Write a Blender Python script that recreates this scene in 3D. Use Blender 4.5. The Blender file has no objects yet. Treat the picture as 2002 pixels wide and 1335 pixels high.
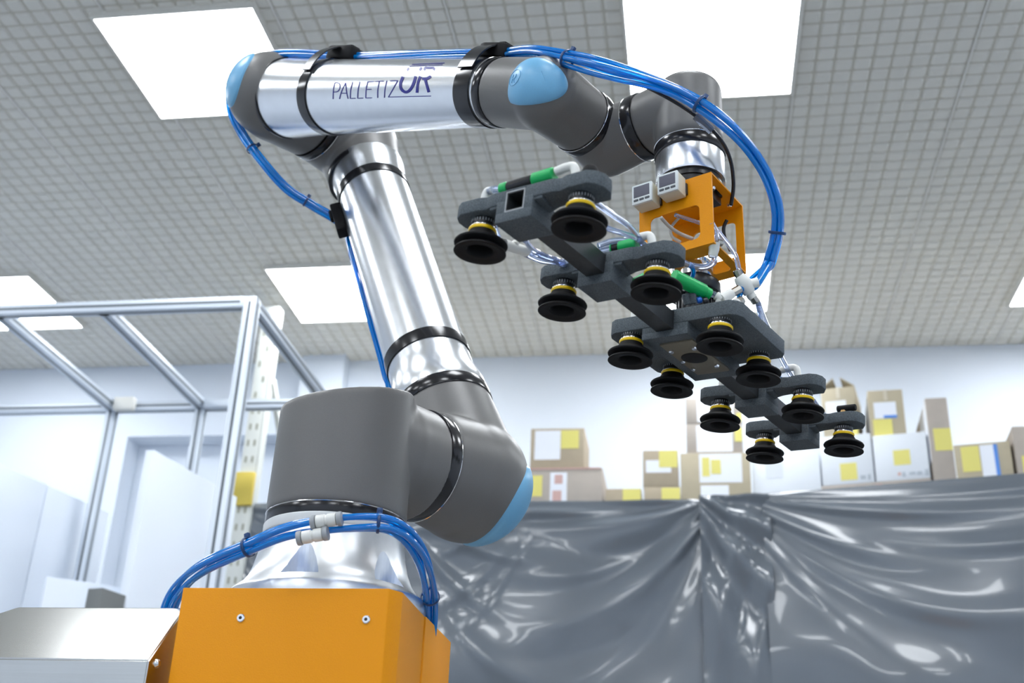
import bpy, bmesh, math, random
import numpy as np
from mathutils import Matrix, Vector
random.seed(4)
V = Vector
SC = bpy.context.scene
C = SC.collection

# ------------------------------------------------------------------ camera, world, exposure
FPX, CX, CY = 2290.0, 1001.0, 667.5
up = V((206, 4867, -2290)).normalized()
dp = V((368, -1097, -2290)); dp -= up * dp.dot(up); dp.normalize()
rt = dp.cross(up)
M = Matrix((rt, dp, up))                       # world = M @ camera vector
cam = bpy.data.cameras.new('camera'); co = bpy.data.objects.new('camera', cam); C.objects.link(co)
co.matrix_world = M.to_4x4()
cam.sensor_width = 36; cam.lens = 36 * FPX / 2002; cam.clip_start = .05; cam.clip_end = 60
cam.dof.use_dof = True; cam.dof.focus_distance = 1.72; cam.dof.aperture_fstop = 5.6
SC.camera = co
SC.view_settings.view_transform = 'Standard'; SC.view_settings.look = 'None'
SC.view_settings.exposure = 0.0; SC.view_settings.gamma = 1; SC.view_settings.use_curve_mapping = False
w = bpy.data.worlds.new('world'); SC.world = w; w.use_nodes = True
w.node_tree.nodes['Background'].inputs[0].default_value = (.75, .85, 1, 1)
w.node_tree.nodes['Background'].inputs[1].default_value = .6
LIGHT = 17.5                                    # ceiling light panels

def ray(px, py):
    return M @ V(((px - CX) / FPX, -(py - CY) / FPX, -1))
def W(px, py, d): return ray(px, py) * d       # point seen at a photo pixel at a measured distance
def onX(px, py, x): r = ray(px, py); return r * (x / r.x)
def onY(px, py, y): r = ray(px, py); return r * (y / r.y)
def onZ(px, py, z): r = ray(px, py); return r * (z / r.z)

# ------------------------------------------------------------------ materials
MATS = {}
def mat(name, col, rough=.5, metal=0, noise=0, nscale=300, bump=0, emit=None, trans=0, aniso=0, coat=0, spec=.5, alpha=1, stretch=None):
    if name in MATS: return MATS[name]
    m = bpy.data.materials.new(name); m.use_nodes = True
    nt = m.node_tree; b = nt.nodes['Principled BSDF']
    b.inputs['Base Color'].default_value = (*col, 1); b.inputs['Roughness'].default_value = rough
    b.inputs['Metallic'].default_value = metal; b.inputs['Specular IOR Level'].default_value = spec
    b.inputs['Transmission Weight'].default_value = trans; b.inputs['Coat Weight'].default_value = coat
    b.inputs['Anisotropic'].default_value = aniso; b.inputs['Alpha'].default_value = alpha
    if emit: b.inputs['Emission Color'].default_value = (*emit[0], 1); b.inputs['Emission Strength'].default_value = emit[1]
    if noise or bump:
        tc = nt.nodes.new('ShaderNodeTexCoord'); n = nt.nodes.new('ShaderNodeTexNoise')
        n.inputs['Scale'].default_value = nscale; n.inputs['Detail'].default_value = 3
        src = tc.outputs['Object']
        if stretch:
            mp = nt.nodes.new('ShaderNodeMapping'); mp.inputs['Scale'].default_value = stretch
            nt.links.new(src, mp.inputs[0]); src = mp.outputs[0]
        nt.links.new(src, n.inputs['Vector'])
        if noise:
            r = nt.nodes.new('ShaderNodeMix'); r.data_type = 'RGBA'
            r.inputs[6].default_value = (*[max(c * (1 - noise), 0) for c in col], 1)
            r.inputs[7].default_value = (*[min(c * (1 + noise), 1) for c in col], 1)
            nt.links.new(n.outputs['Fac'], r.inputs[0]); nt.links.new(r.outputs[2], b.inputs['Base Color'])
        if bump:
            bp = nt.nodes.new('ShaderNodeBump'); bp.inputs['Strength'].default_value = bump; bp.inputs['Distance'].default_value = .0008
            nt.links.new(n.outputs['Fac'], bp.inputs['Height']); nt.links.new(bp.outputs[0], b.inputs['Normal'])
    MATS[name] = m
    return m
M_ALU = mat('brushed_aluminium', (.78, .80, .83), .26, 1, noise=.06, nscale=60, stretch=(1, 1, 1))
M_ALUC = mat('turned_aluminium', (.80, .82, .85), .33, 1, noise=.05, nscale=90)
M_STEEL = mat('brushed_steel', (.60, .60, .58), .17, 1, noise=.1, nscale=40, stretch=(.15, 1, 8))
M_CHROME = mat('bright_steel', (.85, .85, .86), .12, 1)
M_GREY = mat('grey_cast_housing', (.14, .137, .133), .40, 0, noise=.12, nscale=900, bump=.12)
M_BLACK = mat('black_rubber', (.012, .013, .015), .32)
M_BLACKM = mat('black_matte_rubber', (.006, .006, .007), .6, spec=.22, noise=.3, nscale=700, bump=.2)
M_BLACKG = mat('black_glossy_plastic', (.012, .012, .015), .18)
M_CAP = mat('light_blue_cap', (.16, .42, .66), .35, noise=.06, nscale=500)
M_ORANGE = mat('orange_powder_coat', (.78, .29, .0), .5, noise=.06, nscale=600, bump=.25, spec=.22)
M_BLUE = mat('blue_polyurethane', (.0, .30, .88), .06, trans=.45, coat=.5)
M_TIE = mat('dark_blue_tie', (.01, .05, .16), .35)
M_CLEAR = mat('clear_polyurethane', (.66, .76, 1.0), .05, trans=.85, coat=.3)
M_WHITEP = mat('white_plastic', (.78, .78, .74), .4)
M_FITGREY = mat('grey_plastic_ring', (.36, .38, .40), .4)
M_PRINT = mat('grey_printed_nylon', (.095, .112, .125), .75, spec=.2, noise=.75, nscale=650, bump=.5)
M_CARBON = mat('carbon_weave', (.03, .033, .036), .35, noise=.5, nscale=200, stretch=(1, 1, 4))
M_YEL = mat('yellow_ring', (.95, .62, .0), .4)
M_GREEN = mat('green_plastic', (.0, .42, .10), .4)
M_OLIVE = mat('olive_plate', (.17, .15, .11), .45, .4, noise=.1)
M_SCREEN = mat('grey_display', (.10, .10, .13), .55)
M_NAVY = mat('navy_print', (.006, .008, .22), .35)
M_GLOW = mat('light_panel_diffuser', (.9, .93, 1), .5, emit=((.93, .965, 1.0), LIGHT))
M_CEIL = mat('ceiling_tile_grey', (.76, .745, .69), .8, noise=.05, nscale=12)
M_CEILG = mat('ceiling_groove', (.60, .575, .50), .85)
M_WALL = mat('white_wall', (.80, .86, .95), .8, noise=.02, nscale=2)
M_FLOOR = mat('pale_floor', (.27, .28, .285), .35, noise=.06, nscale=3)
M_FRAME = mat('pale_aluminium_profile', (.62, .68, .76), .4, .3)
M_FRAMED = mat('profile_slot_shadow', (.10, .12, .14), .5)
M_RACK = mat('cream_rack_steel', (.68, .70, .66), .5)
M_PANEL = mat('white_panel', (.82, .88, .97), .5)
M_FILM = mat('grey_plastic_film', (.13, .15, .175), .2, coat=.4, spec=.6, noise=.08, nscale=3)
M_CARD = mat('brown_cardboard', (.44, .37, .27), .8, noise=.08, nscale=20)
M_CARD2 = mat('tan_cardboard', (.48, .42, .30), .8, noise=.08, nscale=20)
M_CARDG = mat('greyish_cardboard', (.45, .40, .35), .8, noise=.08, nscale=20)
M_CARDW = mat('white_cardboard', (.78, .82, .87), .7, noise=.02, nscale=20)
M_LABW = mat('white_label', (.85, .88, .95), .6)
M_LABY = mat('yellow_label', (.78, .71, .20), .6)
M_LABB = mat('blue_label_band', (.10, .28, .75), .6)
M_RED = mat('red_print', (.62, .40, .36), .6)
M_GREYPR = mat('grey_print', (.45, .50, .55), .6)

# ------------------------------------------------------------------ helpers
def link(name, me, m=None, parent=None, smooth=None, mw=None):
    o = bpy.data.objects.new(name, me); C.objects.link(o)
    if m is not None and not me.materials: me.materials.append(m)
    if parent is not None:
        o.parent = parent
        if parent.type == 'EMPTY' and parent.get('_w'): o.matrix_parent_inverse = Matrix.Translation(-parent.location)
    if smooth is not None:
        for p in me.polygons: p.use_smooth = True
        try: me.set_sharp_from_angle(angle=math.radians(smooth))
        except Exception: pass
    return o
def obj(name, bm, m, parent=None, smooth=35):
    bmesh.ops.recalc_face_normals(bm, faces=bm.faces)
    me = bpy.data.meshes.new(name); bm.to_mesh(me); bm.free()
    return link(name, me, m, parent, smooth)
def tag(o, label, cat, group=None):
    o['label'] = label; o['category'] = cat
    if group: o['group'] = group
    return o
def thing(name, label, cat, loc=(0, 0, 0), group=None, world=True):
    o = bpy.data.objects.new(name, None); C.objects.link(o); o.location = loc; o.empty_display_size = .05
    if world: o['_w'] = 1                       # children are built in world coordinates
    return tag(o, label, cat, group)
def struct(name, bm, m, parent=None, smooth=35):
    o = obj(name, bm, m, parent, smooth)
    if parent is None: o['kind'] = 'structure'
    return o
def frame(origin, z, x=None):
    z = V(z).normalized()
    if x is None: x = V((1, 0, 0)) if abs(z.x) < .9 else V((0, 1, 0))
    x = V(x); x = (x - z * x.dot(z)).normalized(); y = z.cross(x)
    m = Matrix((x, y, z)).transposed().to_4x4(); m.translation = V(origin)
    return m
def lathe(bm, prof, mt, seg=64, close=True):
    rings = []
    for r, z in prof:
        if r < 1e-6: rings.append([bm.verts.new(mt @ V((0, 0, z)))])
        else: rings.append([bm.verts.new(mt @ V((r * math.cos(2 * math.pi * k / seg), r * math.sin(2 * math.pi * k / seg), z))) for k in range(seg)])
    for a, b in zip(rings, rings[1:]):
        for k in range(seg):
            q = [a[k % len(a)], a[(k + 1) % len(a)], b[(k + 1) % len(b)], b[k % len(b)]]
            q2 = []
            for v_ in q:
                if v_ not in q2: q2.append(v_)
            if len(q2) > 2: bm.faces.new(q2)
    if close:
        if len(rings[0]) > 1: bm.faces.new(rings[0][::-1])
        if len(rings[-1]) > 1: bm.faces.new(rings[-1])
def box(bm, mt, lo, hi, bev=0, seg=2):
    vs = [bm.verts.new(mt @ V((x, y, z))) for x in (lo[0], hi[0]) for y in (lo[1], hi[1]) for z in (lo[2], hi[2])]
    fs = [bm.faces.new([vs[i] for i in f]) for f in ((0, 1, 3, 2), (4, 6, 7, 5), (0, 4, 5, 1), (2, 3, 7, 6), (0, 2, 6, 4), (1, 5, 7, 3))]
    if bev:
        bmesh.ops.recalc_face_normals(bm, faces=fs)
        es = {e for f in fs for e in f.edges}
        bmesh.ops.bevel(bm, geom=list(es), offset=bev, segments=seg, affect='EDGES', profile=.5)
def prism(bm, mt, poly, z0, z1, bev=0):
    a = [bm.verts.new(mt @ V((x, y, z0))) for x, y in poly]; b = [bm.verts.new(mt @ V((x, y, z1))) for x, y in poly]
    n = len(poly); fs = [bm.faces.new(a[::-1]), bm.faces.new(b)]
    for k in range(n): fs.append(bm.faces.new([a[k], a[(k + 1) % n], b[(k + 1) % n], b[k]]))
    if bev:
        bmesh.ops.recalc_face_normals(bm, faces=fs)
        es = {e for f in fs for e in f.edges}
        bmesh.ops.bevel(bm, geom=list(es), offset=bev, segments=2, affect='EDGES', profile=.5)
def catmull(pts, n=10):
    pts = [V(p) for p in pts]; P = [pts[0] * 2 - pts[1]] + pts + [pts[-1] * 2 - pts[-2]]; out = []
    for i in range(1, len(P) - 2):
        a, b, c, d = P[i - 1:i + 3]
        for k in range(n):
            t = k / n; out.append(.5 * ((2 * b) + (c - a) * t + (2 * a - 5 * b + 4 * c - d) * t * t + (3 * b - a - 3 * c + d) * t ** 3))
    return out + [pts[-1]]
def tube(bm, path, r, seg=10, off=None, cap=True):
    """sweep a circle along path; off(i, s) -> (a, b) offset of the strand in the moving frame"""
    n = len(path); T = [(path[min(i + 1, n - 1)] - path[max(i - 1, 0)]).normalized() for i in range(n)]
    N = T[0].orthogonal().normalized(); rings = []
    for i in range(n):
        N = (N - T[i] * N.dot(T[i])).normalized(); B = T[i].cross(N)
        c = path[i]
        if off: a, b = off(i / (n - 1)); c = c + N * a + B * b
        rr = r(i / (n - 1)) if callable(r) else r
        rings.append([bm.verts.new(c + N * (rr * math.cos(2 * math.pi * k / seg)) + B * (rr * math.sin(2 * math.pi * k / seg))) for k in range(seg)])
    for a, b in zip(rings, rings[1:]):
        for k in range(seg): bm.faces.new([a[k], a[(k + 1) % seg], b[(k + 1) % seg], b[k]])
    if cap: bm.faces.new(rings[0][::-1]); bm.faces.new(rings[-1])
def cyl(bm, a, b, r, r2=None, seg=32, ch=0):
    a = V(a); b = V(b); L = (b - a).length; r2 = r if r2 is None else r2
    pr = [(r, 0), (r2, L)] if not ch else [(0, 0), (r - ch, 0), (r, ch), (r2, L - ch), (r2 - ch, L), (0, L)]
    lathe(bm, pr, frame(a, b - a), seg)
def torus(bm, c, ax, R, r, seg=64, s2=8, sx=1):
    mt = frame(c, ax); rings = []
    for i in range(seg):
        t = 2 * math.pi * i / seg
        rings.append([bm.verts.new(mt @ V(((R + r * math.cos(u)) * math.cos(t), (R + r * math.cos(u)) * math.sin(t), sx * r * math.sin(u)))) for u in [2 * math.pi * k / s2 for k in range(s2)]])
    for i in range(seg):
        a, b = rings[i], rings[(i + 1) % seg]
        for k in range(s2): bm.faces.new([a[k], a[(k + 1) % s2], b[(k + 1) % s2], b[k]])
def sphere(bm, c, r, mt=None):
    bmesh.ops.create_icosphere(bm, subdivisions=4, radius=r, matrix=(mt if mt else Matrix.Translation(V(c))))
def housing(name, build, parent, m=M_GREY, voxel=.0032, it=16):
    """cast housing: overlapping round bodies fused into one smooth skin"""
    bm = bmesh.new(); build(bm); bmesh.ops.recalc_face_normals(bm, faces=bm.faces)
    me = bpy.data.meshes.new(name); bm.to_mesh(me); bm.free()
    o = bpy.data.objects.new('tmp', me); C.objects.link(o)
    a = o.modifiers.new('r', 'REMESH'); a.mode = 'VOXEL'; a.voxel_size = voxel
    s = o.modifiers.new('s', 'SMOOTH'); s.factor = .5; s.iterations = it
    dg = bpy.context.evaluated_depsgraph_get(); dg.update()
    me2 = bpy.data.meshes.new_from_object(o.evaluated_get(dg)); me2.name = name
    bpy.data.objects.remove(o)
    me2.materials.clear()
    return link(name, me2, m, parent, 180)

# ------------------------------------------------------------------ the room
HC = 2.808; FZ = -1.25; X0, X1, Y0, Y1 = -5.6, 3.6, -3.2, 6.15
I4 = Matrix.Identity(4)
def slab(name, lo, hi, m): bm = bmesh.new(); box(bm, I4, lo, hi); return struct(name, bm, m)
slab('floor', (X0 - .1, Y0 - .1, FZ - .1), (X1 + .1, Y1 + .3, FZ), M_FLOOR)
ceiling = slab('ceiling', (X0 - .1, Y0 - .1, HC + .03), (X1 + .1, Y1 + .3, HC + .13), M_CEILG)
slab('wall_left', (X0 - .1, Y0, FZ), (X0, Y1, HC + .03), M_WALL)
slab('wall_right', (X1, Y0, FZ), (X1 + .1, Y1, HC + .03), M_WALL)
slab('wall_front', (X0, Y0 - .1, FZ), (X1, Y0, HC + .03), M_WALL)
# back wall with a shallow doorway recess behind the enclosure
bm = bmesh.new()
dx0, dx1, dz = -3.3, -1.95, 2.37
box(bm, I4, (X0, Y1, FZ), (dx0, Y1 + .2, HC + .03)); box(bm, I4, (dx1, Y1, FZ), (X1, Y1 + .2, HC + .03))
box(bm, I4, (dx0, Y1, dz), (dx1, Y1 + .2, HC + .03)); box(bm, I4, (dx0, Y1 + .16, FZ), (dx1, Y1 + .2, dz))
struct('wall_back', bm, M_WALL)
slab('trim_1', (-2.24, Y1 - .1, FZ), (-1.98, Y1, HC + .03), M_WALL)        # pilaster beside the recess
# ceiling tiles: 9 x 9 raised pads each
MOD = .622; TX0 = .156 * HC - 9 * MOD; TY0 = 1.33 * HC - 4 * MOD
def tile_mesh():
    bm = bmesh.new(); s = MOD; p = s / 9
    q = [bm.verts.new((x, y, 0)) for x, y in ((0, 0), (s, 0), (s, s), (0, s))]; bm.faces.new(q[::-1])
    for i in range(9):
        for j in range(9):
            cx, cy = (i + .5) * p, (j + .5) * p
            def ring(h, cc, z):
                return [bm.verts.new((cx + a, cy + b, z)) for a, b in ((-h, -h + cc), (-h + cc, -h), (h - cc, -h), (h, -h + cc), (h, h - cc), (h - cc, h), (-h + cc, h), (-h, h - cc))]
            a = ring(p * .44, p * .10, -.0003); b = ring(p * .345, p * .10, -.006)
            for k in range(8):
                f = bm.faces.new([a[k], a[(k + 1) % 8], b[(k + 1) % 8], b[k]]); f.material_index = 1
            f = bm.faces.new(b); f.material_index = 1
    bmesh.ops.recalc_face_normals(bm, faces=bm.faces)
    for f in bm.faces:
        if len(f.verts) == 4 and f.material_index == 0 and f.normal.z > 0: f.normal_flip()
    me = bpy.data.meshes.new('ceiling_tile'); bm.to_mesh(me); bm.free()
    me.materials.append(M_CEILG); me.materials.append(M_CEIL)
    return me
tm = tile_mesh()
for i in range(14):
    for j in range(8):
        x = TX0 + i * MOD; y = TY0 + j * MOD
        if x + MOD > X1 or x < X0 or y > Y1: continue
        o = bpy.data.objects.new('ceiling_tile', tm); C.objects.link(o); o.parent = ceiling; o.location = (x, y, HC + .025)
for i in range(15):                             # pale T-bars between the tile rows
    x = TX0 + i * MOD
    if X0 < x < X1: bm = bmesh.new(); box(bm, I4, (x - .0026, TY0, HC + .016), (x + .0026, Y1, HC + .026)); obj('ceiling_bar', bm, mat('ceiling_bar_white', (.86, .85, .82), .6), ceiling)
# ceiling light panels (.6 m), six of them in view, the grid goes on behind the camera
def light(x0, y0, label, group=None):
    t = thing('ceiling_light', label, 'light', (x0 + .3, y0 + .3, HC + .03), group)
    bm = bmesh.new(); box(bm, I4, (x0, y0, HC - .001), (x0 + .6, y0 + .6, HC + .004)); obj('diffuser', bm, M_GLOW, t)
    bm = bmesh.new()
    for lo, hi in (((-.012, -.012), (.612, 0)), ((-.012, .6), (.612, .612)), ((-.012, 0), (0, .6)), ((.6, 0), (.612, .6))):
        box(bm, I4, (x0 + lo[0], y0 + lo[1], HC - .003), (x0 + hi[0], y0 + hi[1], HC + .03))
    obj('frame', bm, M_CEIL, t)
LX = [-3.98, -2.09, -.178, 1.647]
for k, (x, y, lab) in enumerate([
    (LX[1], 3.08, 'square ceiling light panel glowing above the elbow of the robot arm'),
    (LX[2], 3.15, 'square ceiling light panel glowing above the robot wrist, cut by the top edge'),
    (LX[1], 4.97, 'square ceiling light panel half hidden behind the upright arm tube'),
    (LX[2], 5.0, 'square ceiling light panel behind the gripper and its hose fittings'),
    (LX[0], 4.95, 'ceiling light panel at the left edge crossed by the aluminium frame beam'),
    (LX[3], 5.03, 'ceiling light panel only just in view at the right edge')]):
    light(x, y, lab)
for x in LX:
    for y in (1.22, -.65, -2.5): light(x, y, 'ceiling light panel outside the picture, behind the camera', 'ceiling lights behind the camera')
for x in (LX[0], LX[3]): light(x, 3.1, 'ceiling light panel outside the picture, behind the camera', 'ceiling lights behind the camera')

# ------------------------------------------------------------------ aluminium enclosure frame, left
fr = thing('enclosure_frame', 'tall pale aluminium profile frame of an enclosure at the left, behind the steel box', 'frame', (-2.15, 4.3, FZ))
FT = 2.0
def profile(name, a, b, s=.045, par=fr, m=M_FRAME):
    a, b = V(a), V(b); mt = frame(a, b - a, (0, 0, 1) if abs((b - a).normalized().z) < .9 else (1, 0, 0)); L = (b - a).length; h = s / 2
    bm = bmesh.new(); box(bm, mt, (-h, -h, 0), (h, h, L), .003)
    o = obj(name, bm, m, par)
    bm = bmesh.new()                            # T-slots along all four sides
    for sx, sy in ((1, 0), (-1, 0), (0, 1), (0, -1)):
        ww = .005
        lo = (sx * h - .0008 if sx else -ww, sy * h - .0008 if sy else -ww, .02); hi = (sx * h + .0008 if sx else ww, sy * h + .0008 if sy else ww, L - .02)
        box(bm, mt, lo, hi)
    obj('slot', bm, M_FRAMED, o)
xa, xb, xc, ya, yb = -4.9, -2.68, -1.634, 3.80, 4.81
profile('beam', (xa, ya, FT), (xc - .02, ya, FT)); profile('beam', (xa, yb, FT), (-1.45, yb, FT))
for x in (xb, -2.24, xc): profile('beam', (x, ya, FT), (x, yb, FT))
profile('post', (xc, ya, FZ), (xc, ya, FT + .02), .05); profile('post', (xb, yb, FZ), (xb, yb, FT + .02)); profile('post', (-2.24, yb, FZ), (-2.24, yb, FT))
profile('post', (xc, yb, FZ), (xc, yb, FT)); profile('post', (xa, ya, FZ), (xa, ya, FT)); profile('post', (xa, yb, FZ), (xa, yb, FT))
bm = bmesh.new(); box(bm, I4, (xb + .03, yb - .07, FT - .035), (xb + .13, yb - .03, FT + .03), .008); obj('corner_bracket', bm, M_WHITEP, fr)
bm = bmesh.new(); box(bm, I4, (-2.21, yb - .06, FT - .03), (-2.08, yb - .03, FT + .02), .01); obj('cable_clip', bm, M_FRAME, fr)

# white panels standing inside and around the frame
def panel(name, label, cat, a, b, z1, th=.03, seams=(), m=M_PANEL):
    a, b = V((*a, FZ)), V((*b, FZ)); L = (b - a).length; mt = frame(a, (0, 0, 1), b - a)
    t = thing(name, label, cat, ((a + b) / 2))
    cuts = [0] + [s * L for s in seams] + [L]
    for u, v_ in zip(cuts, cuts[1:]):
        bm = bmesh.new(); box(bm, mt, (u + .004, 0, 0), (v_ - .004, th, z1 - FZ), .003); obj('board', bm, m, t)
    return t
panel('cabinet', 'pale blue-white cabinet of two doors at the far left under the frame', 'cabinet', (-2.86, 4.28), (-2.70, 5.0), 1.545, .5, (.42,))
panel('partition_panel', 'bright white panel standing upright right of the thin frame post', 'panel', (-2.185, 4.3), (-2.06, 4.95), 1.60, .04)
panel('white_board', 'small white board at the lower left just above the steel box', 'board', (-2.53, 4.28), (-2.25, 4.5), 1.065, .02)
panel('equipment_box', 'dark grey box corner peeping up behind the steel box at the lower left', 'box', (-2.205, 4.13), (-2.17, 4.27), .985, .07, m=mat('dark_grey_box', (.16, .17, .17), .6))

# ------------------------------------------------------------------ pallet rack and film-wrapped shelving
RY = 5.3; RZ = 1.66
rk = thing('pallet_rack', 'cream perforated pallet rack with diagonal braces behind the robot shoulder', 'rack', (-2.16, RY + .4, FZ))
def upright(x, y, s=1, nh=44):
    bm = bmesh.new(); box(bm, I4, (x - .04, y, FZ), (x + .035, y + .012, 2.76), .002)
    o = obj('upright', bm, M_RACK, rk)
    bm = bmesh.new(); box(bm, I4, (x - .04, y + .002, FZ), (x - .028, y + .07, 2.76)); box(bm, I4, (x + .035, y + .002, FZ), (x + .047, y + .07, 2.76)); obj('flange', bm, M_RACK, o)
    bm = bmesh.new()
    for k in range(nh):
        z = 2.6 - k * .087
        if z < FZ + .1: break
        for dx in ((-.018, .016) if z < 2.25 else (.014 if k % 2 else -.016,)):
            box(bm, I4, (x + dx - .005, y - .0012, z - .016), (x + dx + .005, y + .0005, z + .016))
    h = obj('slots', bm, mat('rack_slot_shadow', (.30, .30, .22), .7), o); h['kind'] = 'stuff'
upright(-2.165, RY - .02)
bm = bmesh.new(); box(bm, I4, (-2.205, RY + .78, FZ), (-2.13, RY + .83, 2.74), .002); obj('upright', bm, M_RACK, rk)
for z in (2.35, 1.45, .55, -.35):
    a, b = V((-2.12, RY + .03, z)), V((-2.12, RY + .8, z - .75)); bm = bmesh.new(); box(bm, frame(a, b - a, (1, 0, 0)), (-.012, -.025, 0), (.012, .025, (b - a).length)); obj('brace', bm, M_RACK, rk)
bm = bmesh.new(); box(bm, I4, (-2.212, RY - .05, 1.66), (-2.115, RY - .021, 1.83), .006); obj('guard', bm, mat('yellow_guard', (.78, .60, .10), .5), rk)
bm = bmesh.new(); box(bm, I4, (-2.1, RY + .12, RZ - .03), (.3, Y1 - .15, RZ)); obj('shelf', bm, M_CARD2, rk)
for z in (.8, -.1): bm = bmesh.new(); box(bm, I4, (-2.1, RY + .12, z - .03), (.3, Y1 - .15, z)); obj('shelf', bm, M_CARD2, rk)
bm = bmesh.new(); box(bm, I4, (-2.12, RY + .09, RZ - .12), (.3, RY + .14, RZ - .01), .004); obj('shelf_beam', bm, M_RACK, rk)
for yy in (RY + .1, RY + .78): bm = bmesh.new(); box(bm, I4, (.27, yy, FZ), (.32, yy + .05, RZ - .02), .002); obj('upright', bm, M_RACK, rk)
# right rack, turned a little towards the camera
RA = V((.33, 5.30, 0)); RB = V((1.42, 5.05, 0)); rdir = (RB - RA).normalized(); rn = V((-rdir.y, rdir.x, 0))
RMX = frame(RA, (0, 0, 1), rdir)                # x along the rack front, y to the back, z up
rk2 = thing('shelving_rack', 'shelving rack under the row of boxes at the right, wrapped in grey film', 'rack', (RA + RB) / 2 + V((0, .3, FZ)))
for z in (RZ, .8, -.1): bm = bmesh.new(); box(bm, RMX, (.03, .12, z - .03), (2.2, .62, z)); obj('shelf', bm, M_CARD2, rk2)
for u in (.04, 2.2):
    for v_ in (.1, .6): bm = bmesh.new(); box(bm, RMX, (u, v_, FZ), (u + .04, v_ + .04, RZ - .005), .002); obj('upright', bm, M_RACK, rk2)

# grey plastic film hanging over the rack fronts
def film(name, label, p0, p1, z0, z1, fn, nu, nv, ybase=0):
    p0, p1 = V(p0), V(p1); L = (p1 - p0).length; dr = (p1 - p0).normalized(); nn = V((dr.y, -dr.x, 0))
    bm = bmesh.new(); g = []
    for j in range(nv + 1):
        row = []
        for i in range(nu + 1):
            s = i / nu * L; v_ = j / nv * (z1 - z0)
            row.append(bm.verts.new(p0 + dr * s + nn * (fn(s, v_) + ybase) + V((0, 0, z1 - v_))))
        g.append(row)
    for j in range(nv):
        for i in range(nu): bm.faces.new([g[j][i], g[j][i + 1], g[j + 1][i + 1], g[j + 1][i]])
    top = g[0]; back = [bm.verts.new(v_.co - nn * .12 + V((0, 0, -.02))) for v_ in top]
    for i in range(nu): bm.faces.new([top[i], top[i + 1], back[i + 1], back[i]])
    o = obj(name, bm, M_FILM, None, 180)
    return tag(o, label, 'plastic film')
def ridge(x, w_): return math.exp(-(x / w_) ** 2)
rnd = random.Random(7)
def field(seed, sx, sy):
    r = random.Random(seed); ks = [(r.uniform(-sx, sx), r.uniform(.3 * sy, sy), r.uniform(0, 6.28), r.uniform(.5, 1)) for _ in range(9)]
    return lambda x, y: sum(a * math.sin(kx * x + ky * y + p) for kx, ky, p, a in ks) / 9
F1, F2, F3 = field(1, 3, 16), field(2, 8, 34), field(3, 2.5, 6)
def drape(s, v_, L, sag=.22, seed=0):
    """swag folds hanging between two pinned ends: lines curve down in the middle and gather at the pins"""
    u = max(0, min(1, s / L)); q = 4 * u * (1 - u); amp = 0
    for k in range(6):
        curve = (.03, .085, .20, .25, .42, .63)[(k + seed) % 6 if seed == 9 else k] * (.30 + .9 * q) + sag * q * (.25 + .12 * k)
        wd = (.016 + .007 * k) * (.45 + .8 * q)
        amp += (.021 - .0016 * k) * ridge(v_ - curve, wd) * (.15 + .95 * math.sin(1.9 * k + seed + 3.4 * u) ** 4)
    return amp
def soft(x): return max(0, min(1, x))
G1, G2_ = field(11, 4, 8), field(12, 7, 15)
def fnA(s, v_):
    L = 2.29
    f = drape(s - .9, v_, L - .9, .10) * soft((s - .8) * 3) + drape(s, v_, 1.5, .12, 1) * soft((1.6 - s) * 3) * .8
    f += .030 * F3(s, v_) + .032 * G1(s, v_) * soft(v_ * 3) + .045 * G2_(s, v_) * soft(v_ * 2 - .3)
    dx = (L - s) + .03; ang = math.atan2(v_ + .01, dx); rr = math.hypot(dx, v_)
    f += .024 * math.sin(ang * 11 + 1.2 + 5 * rr) * ridge(rr - .34, .26) * (1 - math.exp(-dx * 8))
    return f
def fnB(s, v_):
    ang = math.atan2(v_ + .03, s + .05); rr = math.hypot(s, v_)
    return .030 * G1(s * 2, v_) + .020 * F3(s + 3, v_) + .020 * math.sin(ang * 13 + rr * 5) * ridge(rr - .4, .6) + .010 * math.sin(s * 34 + v_ * 9 + 3 * G1(s, v_))
def fnC(s, v_):
    return drape(s + .02, v_, 1.9, .13, 2) + .032 * F3(s + 6, v_ + 1) + .034 * G1(s + 2, v_) * soft(v_ * 3 - .3) + .050 * G2_(s + 5, v_) * soft(v_ * 2 - .5)
film('plastic_film', 'wide dark grey plastic film hanging left of the vertical overlap, below the brown boxes', (-2.24, RY, 0), (.045, RY, 0), FZ + .02, 1.685, fnA, 260, 260)
film('plastic_film', 'narrow strip of grey plastic film with slanting creases beside the vertical overlap', (.045, RY - .045, 0), (.36, RY - .05, 0), FZ + .02, 1.69, fnB, 70, 240)
film('plastic_film', 'dark grey plastic film with swagged folds under the white boxes at the right', (.33, 5.26, 0), (.33 + rdir.x * 2.25, 5.26 + rdir.y * 2.25, 0), FZ + .02, 1.70, fnC, 240, 260)

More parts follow.
